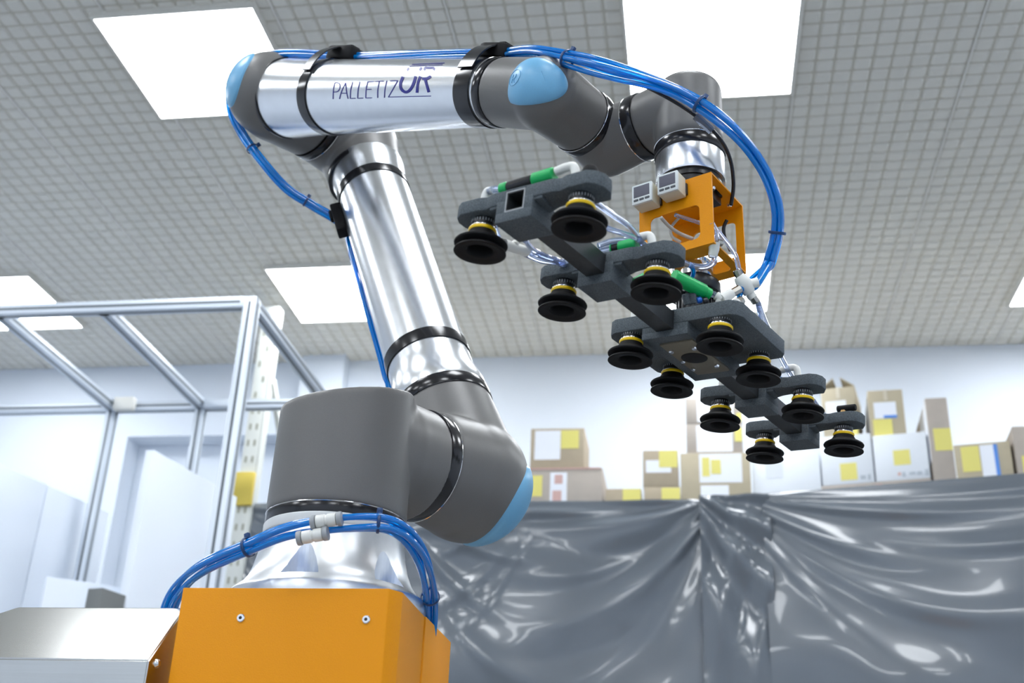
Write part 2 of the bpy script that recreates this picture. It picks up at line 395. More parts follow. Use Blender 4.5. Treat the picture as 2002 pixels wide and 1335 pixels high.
# ------------------------------------------------------------------ cardboard boxes on the racks
def carton(label, px0, px1, py0, z0, Y, m, labels=(), depth=.3, right=False, side=None, tilt=0, flaps=False, tape=None):
    """front face spans px0..px1 at its foot; labels = (x0, x1, y0, y1 as fractions, material)"""
    if right:
        inv = RMX.inverted()
        def hit(px, py):
            r = ray(px, py); n = rn; P0 = RA + rn * Y; return r * (P0.dot(n) / r.dot(n))
        a = inv @ hit(px0, (py0[0] + py0[1]) / 2); b = inv @ hit(px1, (py0[0] + py0[1]) / 2); tz = (inv @ hit((px0 + px1) / 2, py0[0])).z
        bz = z0 if z0 is not None else (inv @ hit((px0 + px1) / 2, py0[1])).z
        base = RMX @ Matrix.Translation((a.x, Y, bz)); wdt = b.x - a.x; h = tz - bz
    else:
        a = onY(px0, (py0[0] + py0[1]) / 2, Y); b = onY(px1, (py0[0] + py0[1]) / 2, Y); tz = onY((px0 + px1) / 2, py0[0], Y).z
        bz = z0 if z0 is not None else onY((px0 + px1) / 2, py0[1], Y).z
        base = Matrix.Translation((a.x, Y, bz)); wdt = b.x - a.x; h = tz - bz
    base = base @ Matrix.Rotation(tilt, 4, 'Z')
    t = thing('cardboard_box', label, 'box', base @ V((wdt / 2, depth / 2, 0)))
    bm = bmesh.new(); box(bm, base, (0, 0, 0), (wdt, depth, h), .004); obj('carton', bm, m, t)
    for li, (x0, x1, y0, y1, lm) in enumerate(labels):
        bm = bmesh.new(); box(bm, base, (x0 * wdt, -.0015 - .0008 * li, (1 - y1) * h), (x1 * wdt, .0005, (1 - y0) * h))
        nm = {'yellow_label': 'yellow_label', 'white_label': 'white_label', 'blue_label_band': 'label_band'}.get(lm.name, 'print_mark')
        obj(nm, bm, lm, t)
    if side:
        for y0, y1, z0_, z1_, lm in side:
            bm = bmesh.new(); box(bm, base, (-.0022, y0 * depth, (1 - z1_) * h), (.0005, y1 * depth, (1 - z0_) * h)); obj('white_label', bm, lm, t)
    if flaps:
        for x, rot, ww in ((0, .9, .45), (wdt, -.9, .45)):
            bm = bmesh.new(); mt = base @ Matrix.Translation((x, 0, h)) @ Matrix.Rotation(rot, 4, 'Y') @ Matrix.Translation((0, 0, 0))
            s = 1 if x == 0 else -1
            box(bm, mt, (-.002, 0, -.0), (.002, depth, wdt * .5)); obj('flap', bm, m, t)
    if tape:
        bm = bmesh.new(); box(bm, base, (wdt * .46, -.0015, h * .78), (wdt * .56, .0005, h)); obj('tape', bm, mat('pale_tape', (.66, .60, .48), .3), t)
    return (bz + h)
Wl, Yl, Bl = M_LABW, M_LABY, M_LABB
carton('large brown box with red-marked white tape, lowest box beside the blue cap', 1005, 1178, (915, 984), RZ, RY + .13, M_CARDG, [(.12, .32, .16, .62, Yl), (.41, .60, .1, .85, Wl), (.46, .55, .15, .35, M_RED), (.44, .54, .5, .72, M_RED), (.02, .98, .0, .03, M_RED)])
z_ = onY(1090, 913, RY + .16).z
carton('brown box with big white sheet and yellow sticker, on top of the large brown box', 1037, 1142, (837, 913), onY(1090, 915, RY + .13).z, RY + .15, M_CARD, [(.08, .56, .06, .76, Wl), (.57, .90, .06, .50, Yl)], tilt=.0)
carton('low brown box with yellow label, alone between the left stack and the middle stack', 1184, 1254, (955, 984), RZ, RY + .13, M_CARD, [(.48, .98, .02, .95, Yl), (.06, .48, .6, 1, Wl)])
z1_ = carton('small brown box with yellow label at the foot of the two-box stack', 1259, 1331, (951, 984), RZ, RY + .13, M_CARD, [(.48, .98, .05, .95, Yl), (.08, .48, .6, 1, Wl)])
carton('small brown box with white and yellow labels, upper of the two-box stack', 1257, 1326, (880, 948), z1_, RY + .13, M_CARD, [(.08, .80, .28, .62, Wl), (.46, .98, .02, .48, Yl)])
z2_ = carton('large tan box with several white labels, lowest of the three-box stack', 1331, 1468, (885, 984), RZ, RY + .13, M_CARD2, [(.27, .88, .02, .50, Wl), (.31, .42, .08, .40, Yl), (.44, .58, .12, .36, Yl), (.28, .68, .55, .82, Wl), (.27, .75, .88, 1, Wl)])
z3_ = carton('flat brown box with wide white label directly on the large tan box', 1342, 1452, (828, 884), z2_, RY + .15, M_CARDG, [(.18, .82, .06, .92, Wl), (.86, .99, .15, .6, Yl)])
carton('flat brown box with wide white label, topmost of the three-box stack', 1341, 1450, (778, 826), z3_, RY + .15, M_CARDG, [(.2, .85, .06, .92, Wl), (.9, .99, .6, .95, Yl)])
carton('plain white box just right of the large tan box', 1471, 1604, (888, 968), RZ, .14 + .0, M_CARDW, [(.2, .45, .12, .4, mat('pale_print', (.74, .78, .84), .6)), (.2, .48, .72, .98, mat('pale_print', (.74, .78, .84), .6))], right=True)
zb = carton('long low brown box lying under the two white boxes with yellow stickers', 1606, 1822, (942, 962), RZ, .13, M_CARDG, [(.5, .56, .1, .6, M_RED)], right=True)
zw = carton('white box with yellow sticker behind the last suction cup', 1605, 1706, (850, 943), zb, .13, M_CARDW, [(.36, .68, .58, .92, Yl), (.74, .84, .85, .92, M_GREYPR), (.88, .93, .84, .94, M_GREYPR)], right=True)
zw2 = carton('white box with yellow sticker and faint print, rightmost of the white boxes', 1709, 1815, (847, 941), zb, .13, M_CARDW,
    [(.36, .67, .36, .68, Yl), (.41, .47, .84, .90, M_RED), (.49, .55, .84, .93, M_GREYPR), (.62, .74, .85, .90, M_GREYPR), (.76, .86, .85, .91, M_GREYPR), (.91, .98, .82, .93, M_GREYPR)], right=True)
carton('tall brown box with open top flaps and white and yellow labels', 1607, 1674, (757, 848), zw, .16, M_CARD2, [(.12, .72, .27, .53, Wl), (.60, 1, .54, .98, Yl)], right=True, flaps=True, tape=True)
carton('tall brown box with a blue-edged white label, beside the open-topped box', 1699, 1768, (760, 845), zw2, .16, M_CARD2, [(.14, .78, .26, .60, Wl), (.4, .78, .54, .60, Bl), (.08, .62, .62, .99, Yl)], right=True, side=[(.1, .7, .15, .8, Wl)], tape=True, tilt=.13, depth=.42)
carton('tall narrow brown box with yellow label, its white-labelled side turned left', 1818, 1862, (775, 952), RZ, .12, M_CARDG, [(.2, 1, .31, .53, Yl)], right=True, side=[(.02, .6, .03, .62, Wl)], depth=.42, tilt=.16)
carton('wide brown box with yellow label and blue-banded white sheet near the right edge', 1868, 1980, (865, 945), RZ, .13, M_CARD2, [(.12, .44, .05, .52, Yl), (.08, .42, .66, 1, Wl), (.46, .76, .05, 1, Wl), (.70, .77, .05, 1, Bl)], right=True)
carton('brown box cut by the right edge of the picture', 1985, 2060, (829, 940), RZ, .12, M_CARDG, [(.15, .5, .45, .7, Yl)], right=True, depth=.42, tilt=.14)

# ------------------------------------------------------------------ robot arm
n = V((.5482, .8364, 0)); p = V((.8364, -.5482, 0)); ua = V((-.3519, .2307, .9072)).normalized(); fa = V((.7626, -.4998, -.4107)).normalized()
Z = V((0, 0, 1))
B = V((-.4978, 1.5627, .592)); S = V((-.3558, 1.7792, .600)); Eu = V((-.6788, 1.9909, 1.4188)); Ef = V((-.7911, 1.8195, 1.4188))
W1 = V((-.1985, 1.4330, 1.096)); P6 = V((.0145, 1.4672, 1.083)); P5 = P6 - p * .155
arm = thing('robot_arm', 'grey and silver robot arm with light blue joint caps on the orange pedestal', 'robot arm', (B.x, B.y, .352))
# base flange with pockets
bm = bmesh.new()
lathe(bm, [(0, .335), (.134, .335), (.136, .338), (.136, .352), (.134, .356), (.124, .364), (.1145, .377), (.1075, .394), (.103, .412), (.100, .428), (.0985, .440), (0, .440)], Matrix.Translation((B.x, B.y, 0)), 96)
base = obj('base_flange', bm, M_ALUC, arm, 30)
bmc = bmesh.new()
for k in range(6):
    a = math.radians(-92 + 60 * k); c = V((B.x + .132 * math.cos(a), B.y + .132 * math.sin(a), 0))
    cyl(bmc, c + Z * .3645, c + Z * .48, .0285, seg=40)
mec = bpy.data.meshes.new('c'); bmc.to_mesh(mec); bmc.free(); oc = bpy.data.objects.new('c', mec); C.objects.link(oc)
md = base.modifiers.new('b', 'BOOLEAN'); md.object = oc; md.operation = 'DIFFERENCE'; md.solver = 'EXACT'
dg = bpy.context.evaluated_depsgraph_get(); dg.update(); nm = bpy.data.meshes.new_from_object(base.evaluated_get(dg)); base.modifiers.clear(); base.data = nm
bpy.data.objects.remove(oc)
bm = bmesh.new(); lathe(bm, [(.0, .4395), (.0995, .4395), (.1005, .442), (.1005, .452), (.099, .454), (0, .454)], Matrix.Translation((B.x, B.y, 0)), 96); obj('base_ring', bm, mat('white_ring', (.72, .74, .74), .4), arm)
def seam(c, ax, r, wd=.014, bright=1, nm='seal_ring'):
    ax = V(ax).normalized(); c = V(c)
    bm = bmesh.new(); lathe(bm, [(r - .004, -wd / 2), (r + .0005, -wd / 2), (r + .001, -wd / 2 + .001), (r + .001, wd / 2 - .001), (r + .0005, wd / 2), (r - .004, wd / 2)], frame(c, ax), 128, close=True)
    o = obj(nm, bm, M_BLACKG, arm)
    if bright:
        bm = bmesh.new(); torus(bm, c + ax * (bright * wd / 2), ax, r + .0006, .0008, 128, 6); q = obj('bright_edge', bm, M_CHROME, o)
    return o
def cylf(bm, a, b, r, r2=None, ch=.012):
    a, b = V(a), V(b); r2 = r if r2 is None else r2; L = (b - a).length
    pr = [(0, 0)] + [(r - ch + ch * math.sin(t), ch - ch * math.cos(t)) for t in [i * math.pi / 8 for i in range(5)]] + [(r2 - ch + ch * math.cos(t), L - ch + ch * math.sin(t)) for t in [i * math.pi / 8 for i in range(5)]] + [(0, L)]
    lathe(bm, pr, frame(a, b - a), 72)
# shoulder
def f_sh(bm):
    cylf(bm, (B.x, B.y, .468), (B.x, B.y, .652), .100, .0978, .005)
    for v_ in bm.verts:
        if v_.co.z > .6: v_.co.z += .24 * (v_.co - B).dot(n)
    cylf(bm, B + n * .045, B + n * .140, .088, .088, .003)
    cylf(bm, B + n * .07, B + n * .115, .0895, .087, .01)
housing('shoulder_housing', f_sh, arm, it=9)
seam(V((B.x, B.y, .460)), Z, .0985, .018, 1)
seam(B + n * .1485 + Z * .003, n, .0868, .021, 1)
def f_up(bm):
    c0 = S - n * .100
    cylf(bm, c0, S, .087, .099, .003); sphere(bm, S, .1005); sphere(bm, S + n * .012 + ua * .01, .096)
    cylf(bm, S, S + ua * .150, .094, .0835, .003)
housing('lower_joint_housing', f_up, arm)
seam(S + ua * .155, ua, .0842, .023, 0)
def cap(name, c, dr, upv, R, a, b, th=.004, m=M_CAP, pw=2.2, skew=0, par=arm):
    """rounded cover plate lying on a ball of radius R"""
    mt = frame(c, dr, upv); bm = bmesh.new(); rings = []; NR, NS = 14, 72
    for i in range(NR + 1):
        rho = i / NR; row = []
        for k in range(NS):
            t = 2 * math.pi * k / NS; ct, st = math.cos(t), math.sin(t)
            rr = (abs(ct) ** pw + abs(st) ** pw) ** (-1 / pw) * rho
            x, y = a * rr * ct, b * rr * st * (1 + skew * ct); q = math.hypot(x, y)
            h = R + th * (1 - rho ** 8) - (.0035 if rho == 1 else 0)
            row.append(bm.verts.new(mt @ V((h * math.sin(q) * (x / q if q else 0), h * math.sin(q) * (y / q if q else 0), h * math.cos(q)))))
            if i == 0: break
        rings.append(row)
    for A_, B_ in zip(rings, rings[1:]):
        for k in range(NS):
            f = [A_[k % len(A_)], B_[k], B_[(k + 1) % NS]] + ([A_[(k + 1) % NS]] if len(A_) > 1 else [])
            bm.faces.new(f)
    return obj(name, bm, m, par, 60)
cap('joint_cap', S + n * .003, n * .80 - ua * .55 + p * .08, ua, .1005, .88, 1.0, .006)
# upper arm tube
bm = bmesh.new()
lathe(bm, [(.0825, .1605), (.0832, .163), (.0828, .185), (.079, .203), (.0745, .224), (.0745, .24), (.0715, .745), (.0722, .758), (.0745, .775), (.0765, .79), (.0765, .806)], frame(S, ua), 128)
obj('upper_arm_tube', bm, M_ALU, arm, 25)
def f_el(bm):
    cylf(bm, Eu - ua * .101, Eu, .077, .086, .003); sphere(bm, Eu, .087); sphere(bm, Eu + n * .008, .084)
    cylf(bm, Eu - n * .095, Eu, .081, .087, .003)
housing('elbow_upper_housing', f_el, arm)
seam(Eu - ua * .108, ua, .0775, .015, 0)
seam(Eu - n * .103, n, .0805, .018, 1)
def f_ef(bm):
    cylf(bm, Ef + n * .092, Ef, .081, .088, .003); sphere(bm, Ef, .089); sphere(bm, Ef - n * .016 - fa * .006, .085)
    cylf(bm, Ef, Ef + fa * .032, .085, .079, .003)
housing('elbow_forearm_housing', f_ef, arm)
cap('joint_cap', Ef - n * .016 - fa * .006, -n * .95 - fa * .28, fa, .0845, .62, .80, .004)
seam(Ef + fa * .040, fa, .0790, .017, 0)
# forearm tube
FP = [(.0772, .044), (.0775, .048), (.0772, .07), (.0745, .10), (.0715, .15), (.0695, .19), (.0655, .30), (.061, .45), (.0555, .60), (.0535, .668)]
def rf(t):
    for (r0, t0), (r1, t1) in zip(FP, FP[1:]):
        if t0 <= t <= t1: return r0 + (r1 - r0) * (t - t0) / (t1 - t0)
    return FP[-1][0]
bm = bmesh.new(); lathe(bm, FP, frame(Ef, fa), 128); obj('forearm_tube', bm, M_ALU, arm, 25)
seam(Ef + fa * .674, fa, .0545, .016, -1)
L1 = (W1 - Ef).dot(fa)
def f_w1(bm):
    a = Ef + fa * .680
    cylf(bm, a, W1, .0545, .0555, .003); sphere(bm, W1, .0575); sphere(bm, W1 - n * .008, .052)
    cylf(bm, W1, W1 + n * .088, .0565, .0525, .003)
housing('wrist_1_housing'.replace('_1', ''), f_w1, arm, voxel=.0024)
CD = V((-.37, -.92, -.14)); CXD = M @ V((.96, -.28, 0))
cp = cap('joint_cap', W1, CD, CXD, .0572, 1.20, .76, .0035, skew=-.12, pw=2.1)
# embossed ring and stroke on the cap
bm = bmesh.new(); cd = CD.normalized(); cc = W1
def oncap(x, y, h=.0611):
    mt = frame(cc, cd, CXD); q = math.hypot(x, y) or 1e-6
    return mt @ V((h * math.sin(q) * x / q, h * math.sin(q) * y / q, h * math.cos(q)))
tube(bm, [oncap(-.42 + .22 * math.cos(t), .0 + .22 * math.sin(t)) for t in [k * math.pi / 16 for k in range(33)]], .0004, 6)
tube(bm, catmull([oncap(-.47, .08), oncap(-.47, -.02), oncap(-.36, -.02), oncap(-.36, .08)], 5), .0007, 6)
tube(bm, catmull([oncap(-.47, -.14), oncap(-.47, -.05), oncap(-.40, -.05), oncap(-.40, -.12)], 5), .0007, 6); tube(bm, [oncap(-.42, -.08), oncap(-.36, -.14)], .0007, 6)
tube(bm, [oncap(.35, .2), oncap(.52, -.02)], .0006, 6)
obj('embossed_mark', bm, M_CAP, cp)
seam(W1 + n * .094, n, .0532, .018, -1)
def f_w2(bm):
    q = P5 - n * .0465
    cylf(bm, W1 + n * .099, P5, .052, .0525, .003); sphere(bm, P5, .0535)
    cylf(bm, P5, P5 + p * .066, .0535, .0505, .003)
housing('wrist_bend_housing', f_w2, arm, voxel=.0024)
seam(P5 + p * .073, p, .0517, .019, -1)
def f_w3(bm):
    cylf(bm, P5 + p * .080, P6, .0505, .051, .003)
    cylf(bm, V((P6.x, P6.y, 1.003)), V((P6.x, P6.y, 1.122)), .0505, .0505, .018)
housing('tool_joint_housing', f_w3, arm, voxel=.0024)
tz = lambda z: V((P6.x, P6.y, z))
seam(tz(.9965), Z, .0516, .018, 1)
bm = bmesh.new(); lathe(bm, [(.0505, .989), (.0508, .987), (.0508, .948), (.050, .945)], frame((P6.x, P6.y, 0), Z), 128); obj('tool_cylinder', bm, M_ALU, arm, 25)
bm = bmesh.new(); lathe(bm, [(.046, .9445), (.046, .936), (.0, .936)], frame((P6.x, P6.y, 0), Z), 96); obj('tool_flange', bm, M_BLACK, arm, 25)

# printed lettering on the forearm tube
def hitf(px, py):
    d = ray(px, py); o = -Ef; dq = d - fa * d.dot(fa); oq = o - fa * o.dot(fa); r = .064
    for _ in range(5):
        a_, b_, c_ = dq.dot(dq), 2 * dq.dot(oq), oq.dot(oq) - (r + .0005) ** 2
        t = (-b_ - math.sqrt(max(b_ * b_ - 4 * a_ * c_, 0))) / 2 / a_; P = d * t; r = rf((P - Ef).dot(fa))
    return P
def zc(x, y): return hitf(640 + x / 9.1, 110 + y / 9.1)
def strip(bm, pts, wd):
    q = []
    for (x0, y0), (x1, y1) in zip(pts, pts[1:]):
        k = max(1, int(math.hypot(x1 - x0, y1 - y0) / 18)); q += [V((x0 + (x1 - x0) * i / k, y0 + (y1 - y0) * i / k)) for i in range(k)]
    q.append(V(pts[-1])); L_, R_ = [], []
    for i, c in enumerate(q):
        d = (q[min(i + 1, len(q) - 1)] - q[max(i - 1, 0)]).normalized(); m_ = V((-d.y, d.x)) * wd / 2
        L_.append(bm.verts.new(zc(*(c + m_)))); R_.append(bm.verts.new(zc(*(c - m_))))
    for i in range(len(q) - 1): bm.faces.new([L_[i], L_[i + 1], R_[i + 1], R_[i]])
def sm2(pts, k=6): return [(v_.x, v_.y) for v_ in catmull([V((*q, 0)) for q in pts], k)]
def letter(strokes, wd):
    bm = bmesh.new()
    for s in strokes: strip(bm, s, wd)
    o = obj('printed_letter', bm, M_NAVY, arm, 180)
tw = 15
letter([sm2([(99, 762), (101, 650), (110, 560), (126, 495)]), sm2([(124, 500), (135, 474), (195, 474), (222, 515), (214, 580), (175, 628), (105, 636)])], tw)
letter([sm2([(213, 762), (245, 640), (322, 466)]), sm2([(322, 466), (340, 640), (366, 757)]), [(238, 658), (345, 658)]], tw)
letter([sm2([(448, 458), (414, 590), (403, 750)]) + [(500, 748)]], tw)
letter([sm2([(577, 456), (546, 590), (536, 748)]) + [(635, 744)]], tw)
letter([[(824, 447), (722, 456)] + sm2([(718, 458), (688, 575), (679, 742)]) + [(790, 740)], [(692, 590), (778, 588)]], tw)
letter([[(850, 447), (1000, 439)], sm2([(922, 445), (895, 600), (893, 742)])], tw)
letter([sm2([(1055, 433), (1022, 590), (1013, 738)])], tw)
letter([[(1114, 437), (1252, 430), (1085, 724)], [(1078, 726), (1838, 708)]], tw)
letter([sm2([(1345, 362), (1300, 480), (1312, 580), (1388, 638), (1465, 600), (1530, 490), (1572, 355)])], 50)
letter([sm2([(1655, 355), (1608, 480), (1592, 650)]), sm2([(1838, 350), (1775, 395), (1680, 398)]), [(1735, 400), (1802, 640)]], 46)
letter([[(1452, 206), (1410, 252)]], 40)
letter([[(1680, 198), (1630, 250)], [(1742, 200), (1716, 250)], [(1735, 205), (1895, 205)], [(1900, 200), (1890, 250)]], 42)
letter([[(1505, 142), (2085, 117)]], 10); letter([[(1462, 174), (2050, 147)]], 10)

# ------------------------------------------------------------------ straps and hose saddles on the tubes
def strap(A, ax, t, r, wd, up_dir, blk, label, band=True):
    ax = V(ax); c = A + ax * t
    bt = thing('cable_clamp', label, 'clamp', c)
    if band: bm = bmesh.new(); lathe(bm, [(r - .0012, -wd / 2), (r + .0020, -wd / 2), (r + .0026, 0), (r + .0020, wd / 2), (r - .0012, wd / 2)], frame(c, ax), 128); obj('strap', bm, M_BLACKG, bt)
    if blk:
        u = V(up_dir); u = (u - ax * u.dot(ax)).normalized(); s = ax.cross(u)
        mt = frame(c + u * r, u, ax); lx, ly, lz = blk
        bm = bmesh.new(); prism(bm, mt @ Matrix.Rotation(math.pi / 2, 4, 'X').inverted() if False else mt, [(-lx, -ly), (-lx * .5, -ly * 1.15), (lx * .7, -ly), (lx * 1.3, -ly * .7), (lx * 1.3, ly * .7), (lx * .7, ly), (-lx * .5, ly * 1.15), (-lx, ly)], .0, lz, .003)
        obj('saddle', bm, M_BLACKM, bt)
        bm = bmesh.new(); box(bm, mt, (lx * .2, -ly * .5, lz - .001), (lx * .9, ly * .5, lz + .006), .003); obj('buckle', bm, M_BLACKM, bt)
        if not band: return bt
        bm = bmesh.new(); arc = [c + (u * math.cos(a) * (r + lz * .98) + s * math.sin(a) * (r + .004)) for a in [math.radians(-75 + 150 * k / 20) for k in range(21)]]
        rb = []
        for q in arc:
            o_ = (q - c).normalized() * .0012
            rb.append([bm.verts.new(q + ax * (sx * wd / 2) + o_ * so) for sx, so in ((-1, -1), (1, -1), (1, 1), (-1, 1))])
        for a_, b_ in zip(rb, rb[1:]):
            for k in range(4): bm.faces.new([a_[k], a_[(k + 1) % 4], b_[(k + 1) % 4], b_[k]])
        obj('strap_end', bm, M_BLACKG, bt)
    return bt
fu = V((0, 0, 1)); fu = (fu - fa * fu.dot(fa)).normalized()
FU = fu * .96 - n * .10
strap(Ef, fa, .196, rf(.196), .027, FU, (.031, .022, .025), 'black strap and saddle on the forearm near the elbow, left of the lettering')
strap(Ef, fa, .640, rf(.640), .036, FU, (.025, .021, .023), 'black strap and saddle on the forearm next to the wrist')
leftd = ua.cross(ray(690, 520)).normalized(); leftd = (leftd if leftd.x < 0 else -leftd)
strap(S, ua, .733, .0716, .021, leftd, None, 'black strap around the top of the upright arm tube')
cl = strap(S, ua, .683, .0718, .012, leftd, (.036, .014, .020), 'black hose saddle on the left side of the upright arm tube', False)
strap(S, ua, .268, .0744, .024, leftd, None, 'black strap around the foot of the upright arm tube')

# ------------------------------------------------------------------ blue hose bundle over the arm
lw = ua.cross(ray(690, 520)).normalized(); lw = lw if lw.x < 0 else -lw
bk = (ray(720, 500).normalized() - ua * ray(720, 500).normalized().dot(ua)).normalized()
def upt(t, d): return S + ua * t + (lw * .955 + bk * .30) * d
def fot(t, d): return Ef + fa * t + FU.normalized() * (rf(max(.045, min(t, .66))) + d)
path = [upt(.16, .088) - n * .02, upt(.25, .081), upt(.45, .0785), upt(.60, .078), upt(.69, .0785), W(612, 402, 2.34), W(560, 368, 2.33), W(510, 312, 2.33), W(474, 262, 2.36), W(452, 212, 2.38), W(455, 160, 2.38),
        W(482, 126, 2.36), W(530, 109, 2.33), W(580, 106, 2.28), fot(.205, .010), fot(.32, .011), fot(.45, .012), fot(.55, .012), fot(.637, .010), W(1040, 101, 1.80), W(1116, 117, 1.73), W(1210, 142, 1.68), W(1300, 170, 1.65), W(1372, 207, 1.63),
        W(1440, 262, 1.62), W(1489, 325, 1.62), W(1516, 390, 1.62), W(1520, 450, 1.625), W(1504, 515, 1.63)]
pth = catmull(path, 12)
off4 = [(-.0042, -.0040), (.0044, -.0038), (.0040, .0044), (-.0044, .0040)]
def spread(t):  # looser between saddles
    return 1.0 + .9 * math.exp(-((t - .735) / .035) ** 2) + .35 * math.exp(-((t - .83) / .03) ** 2)
ends = [[W(1480, 557, 1.592), W(1470, 566, 1.585)], [W(1484, 556, 1.595), W(1474, 562, 1.585)], [W(1462, 552, 1.60), W(1450, 572, 1.58), W(1444, 589, 1.572)], [W(1458, 556, 1.60), W(1450, 562, 1.58), W(1441, 566, 1.572)]]
HL = 'blue air hose bundled along the arm, from upright tube to gripper'
for k, (a, b) in enumerate(off4):
    bm = bmesh.new(); ph = k * 1.57
    def off(t, a=a, b=b):
        s = spread(t) * (1 if .04 < t else .6); tw_ = 1.6 * math.sin(t * 5.2)
        return (s * (a * math.cos(tw_) - b * math.sin(tw_)), s * (a * math.sin(tw_) + b * math.cos(tw_)))
    nP = len(pth); T_ = (pth[-1] - pth[-2]).normalized()
    # continue each strand to its own fitting
    N0 = None
    full = list(pth); ext = catmull([pth[-1]] + ends[k], 8)[1:]
    full += ext
    scale = (nP - 1) / (len(full) - 1)
    tube(bm, full, .0040, 10, lambda t, off=off, sc=scale: tuple(v_ * max(0, min(1, (1 - t) / (1 - sc) if t > sc else 1)) for v_ in off(min(t / sc, 1))))
    tag(obj('air_hose', bm, M_BLUE, None, 180), HL, 'hose', 'blue hoses over the arm')
# black sensor cable
cp_ = [fot(.16, .004), fot(.205, .004), fot(.40, .005), fot(.637, .004), W(1040, 108, 1.83), W(1110, 112, 1.78), W(1200, 142, 1.71), W(1290, 183, 1.67), W(1360, 226, 1.66), W(1405, 268, 1.66), W(1427, 310, 1.67), W(1434, 360, 1.675), W(1429, 402, 1.68)]
bm = bmesh.new(); tube(bm, catmull(cp_, 10), .0029, 8); cab = tag(obj('sensor_cable', bm, M_BLACKG, None, 180), 'thin black cable running with the blue hoses and down behind the tool cylinder', 'cable')
bm = bmesh.new(); cyl(bm, W(1360, 226, 1.657), W(1392, 256, 1.657), .0062, seg=20); obj('clear_sleeve', bm, M_CLEAR, cab)
def tie(pos, ax, r, lab, grp=None, knob=None):
    bm = bmesh.new(); torus(bm, pos, ax, r, .0012, 32, 6, 2.0)
    nb = V(knob if knob else (0, 0, 1)); nb = (nb - V(ax).normalized() * nb.dot(V(ax).normalized())).normalized()
    box(bm, frame(V(pos) + nb * (r + .001), nb, ax), (-.0035, -.0028, -.001), (.0035, .0028, .006), .0008)
    return tag(obj('cable_tie', bm, M_TIE, None, 40), lab, 'cable tie', grp)
def tie_at(i, r, lab): tie(pth[i], pth[i + 1] - pth[i - 1], r, lab)
def near(px, py):
    best = 0; bd = 1e9
    for i, q in enumerate(pth[1:-1], 1):
        c = M.transposed() @ q; x = CX + FPX * c.x / -c.z; y = CY - FPX * c.y / -c.z; d = (x - px) ** 2 + (y - py) ** 2
        if d < bd: bd = d; best = i
    return best
for (px, py, r, lab) in [(1112, 118, .0135, 'dark cable tie on the blue hoses just past the upper blue joint cap'), (1366, 205, .0125, 'dark cable tie on the blue hoses in front of the tool joint'),
                         (1519, 455, .0115, 'dark cable tie on the blue hoses at the far right of their loop'), (494, 292, .0115, 'dark cable tie on the blue hoses below the elbow cap'),
                         (600, 394, .0105, 'dark cable tie on the blue hoses just before the upright tube'), (460, 142, .0115, 'dark cable tie on the blue hoses above the elbow cap')]:
    tie_at(near(px, py), r, lab)

# ------------------------------------------------------------------ pedestal and steel box
ped = thing('pedestal', 'orange sheet metal pedestal cover carrying the robot arm', 'pedestal', (-.498, 1.56, FZ))
xl, xr, yf, yk, ym, zt = -.638, -.3585, 1.40, 1.735, 1.558, .334
bm = bmesh.new(); prism(bm, I4, [(xl, yf), (-.3695, yf), (xr + .002, yf + .02), (xr, ym - .001), (xl, ym - .001)], FZ, zt, .0015); obj('front_cover', bm, M_ORANGE, ped)
bm = bmesh.new(); box(bm, I4, (xl + .001, ym + .001, FZ), (xr + .002, yk, zt), .0015); obj('rear_cover', bm, M_ORANGE, ped)
bm = bmesh.new(); box(bm, I4, (xl + .03, yf + .03, zt - .01), (xr - .03, yk - .03, .3352), .002); obj('mounting_plate', bm, M_STEEL, ped)
for px, py in ((471, 1208), (716, 1211)):
    c = onY(px, py, yf)
    bm = bmesh.new(); cyl(bm, c + V((0, .003, 0)), c - V((0, .0022, 0)), .0056, .0052, 28, .0008); o = obj('screw', bm, M_CHROME, ped)
    bm = bmesh.new(); cyl(bm, c - V((0, .0024, 0)), c - V((0, .0017, 0)), .0022, seg=6); obj('socket', bm, M_BLACK, o)
# hooded steel box left of the pedestal
sb = thing('steel_box', 'brushed stainless steel box with a sloping front, left of the orange pedestal', 'box', (-.95, 1.6, FZ))
A_ = V((-.655, 1.4535, .320)); C_ = V((-.655, 1.373, .2385)); Bk = V((-.905, 1.5014, .330)); Bk = V((-.893, 1.4535 + .002, .320)); D_ = V((-1.03, 1.373, .2385))
bm = bmesh.new()
vv = [A_, Bk, D_, C_]
lo = [V((-.655, 1.373, FZ)), V((-1.03, 1.373, FZ)), V((-1.03, 1.47, FZ)), V((-.655, 1.47, FZ))]
tb = [V((-.655, 1.47, .320)), V((-.893, 1.47, .320))]; lb = V((-1.03, 1.47, .2385))
P_ = {k: bm.verts.new(v_) for k, v_ in dict(A=A_, B=Bk, D=D_, C=C_, l0=lo[0], l1=lo[1], l2=lo[2], l3=lo[3], t0=tb[0], t1=tb[1], lb=lb).items()}
for f in (('A', 'B', 'D', 'C'), ('C', 'D', 'l1', 'l0'), ('A', 't0', 't1', 'B'), ('B', 't1', 'lb', 'D'), ('D', 'lb', 'l2', 'l1'), ('A', 'C', 'l0', 'l3', 't0'), ('t0', 'l3', 'l2', 'lb', 't1'), ('l0', 'l1', 'l2', 'l3')):
    bm.faces.new([P_[k] for k in f])
bmesh.ops.recalc_face_normals(bm, faces=bm.faces); bmesh.ops.bevel(bm, geom=list(bm.edges), offset=.0018, segments=2, affect='EDGES')
obj('housing', bm, M_STEEL, sb, 40)
c = onX(306, 1297, -.655)
bm = bmesh.new(); cyl(bm, c - V((.001, 0, 0)), c + V((.004, 0, 0)), .006, .0045, 20, .001); obj('bolt', bm, M_CHROME, sb)

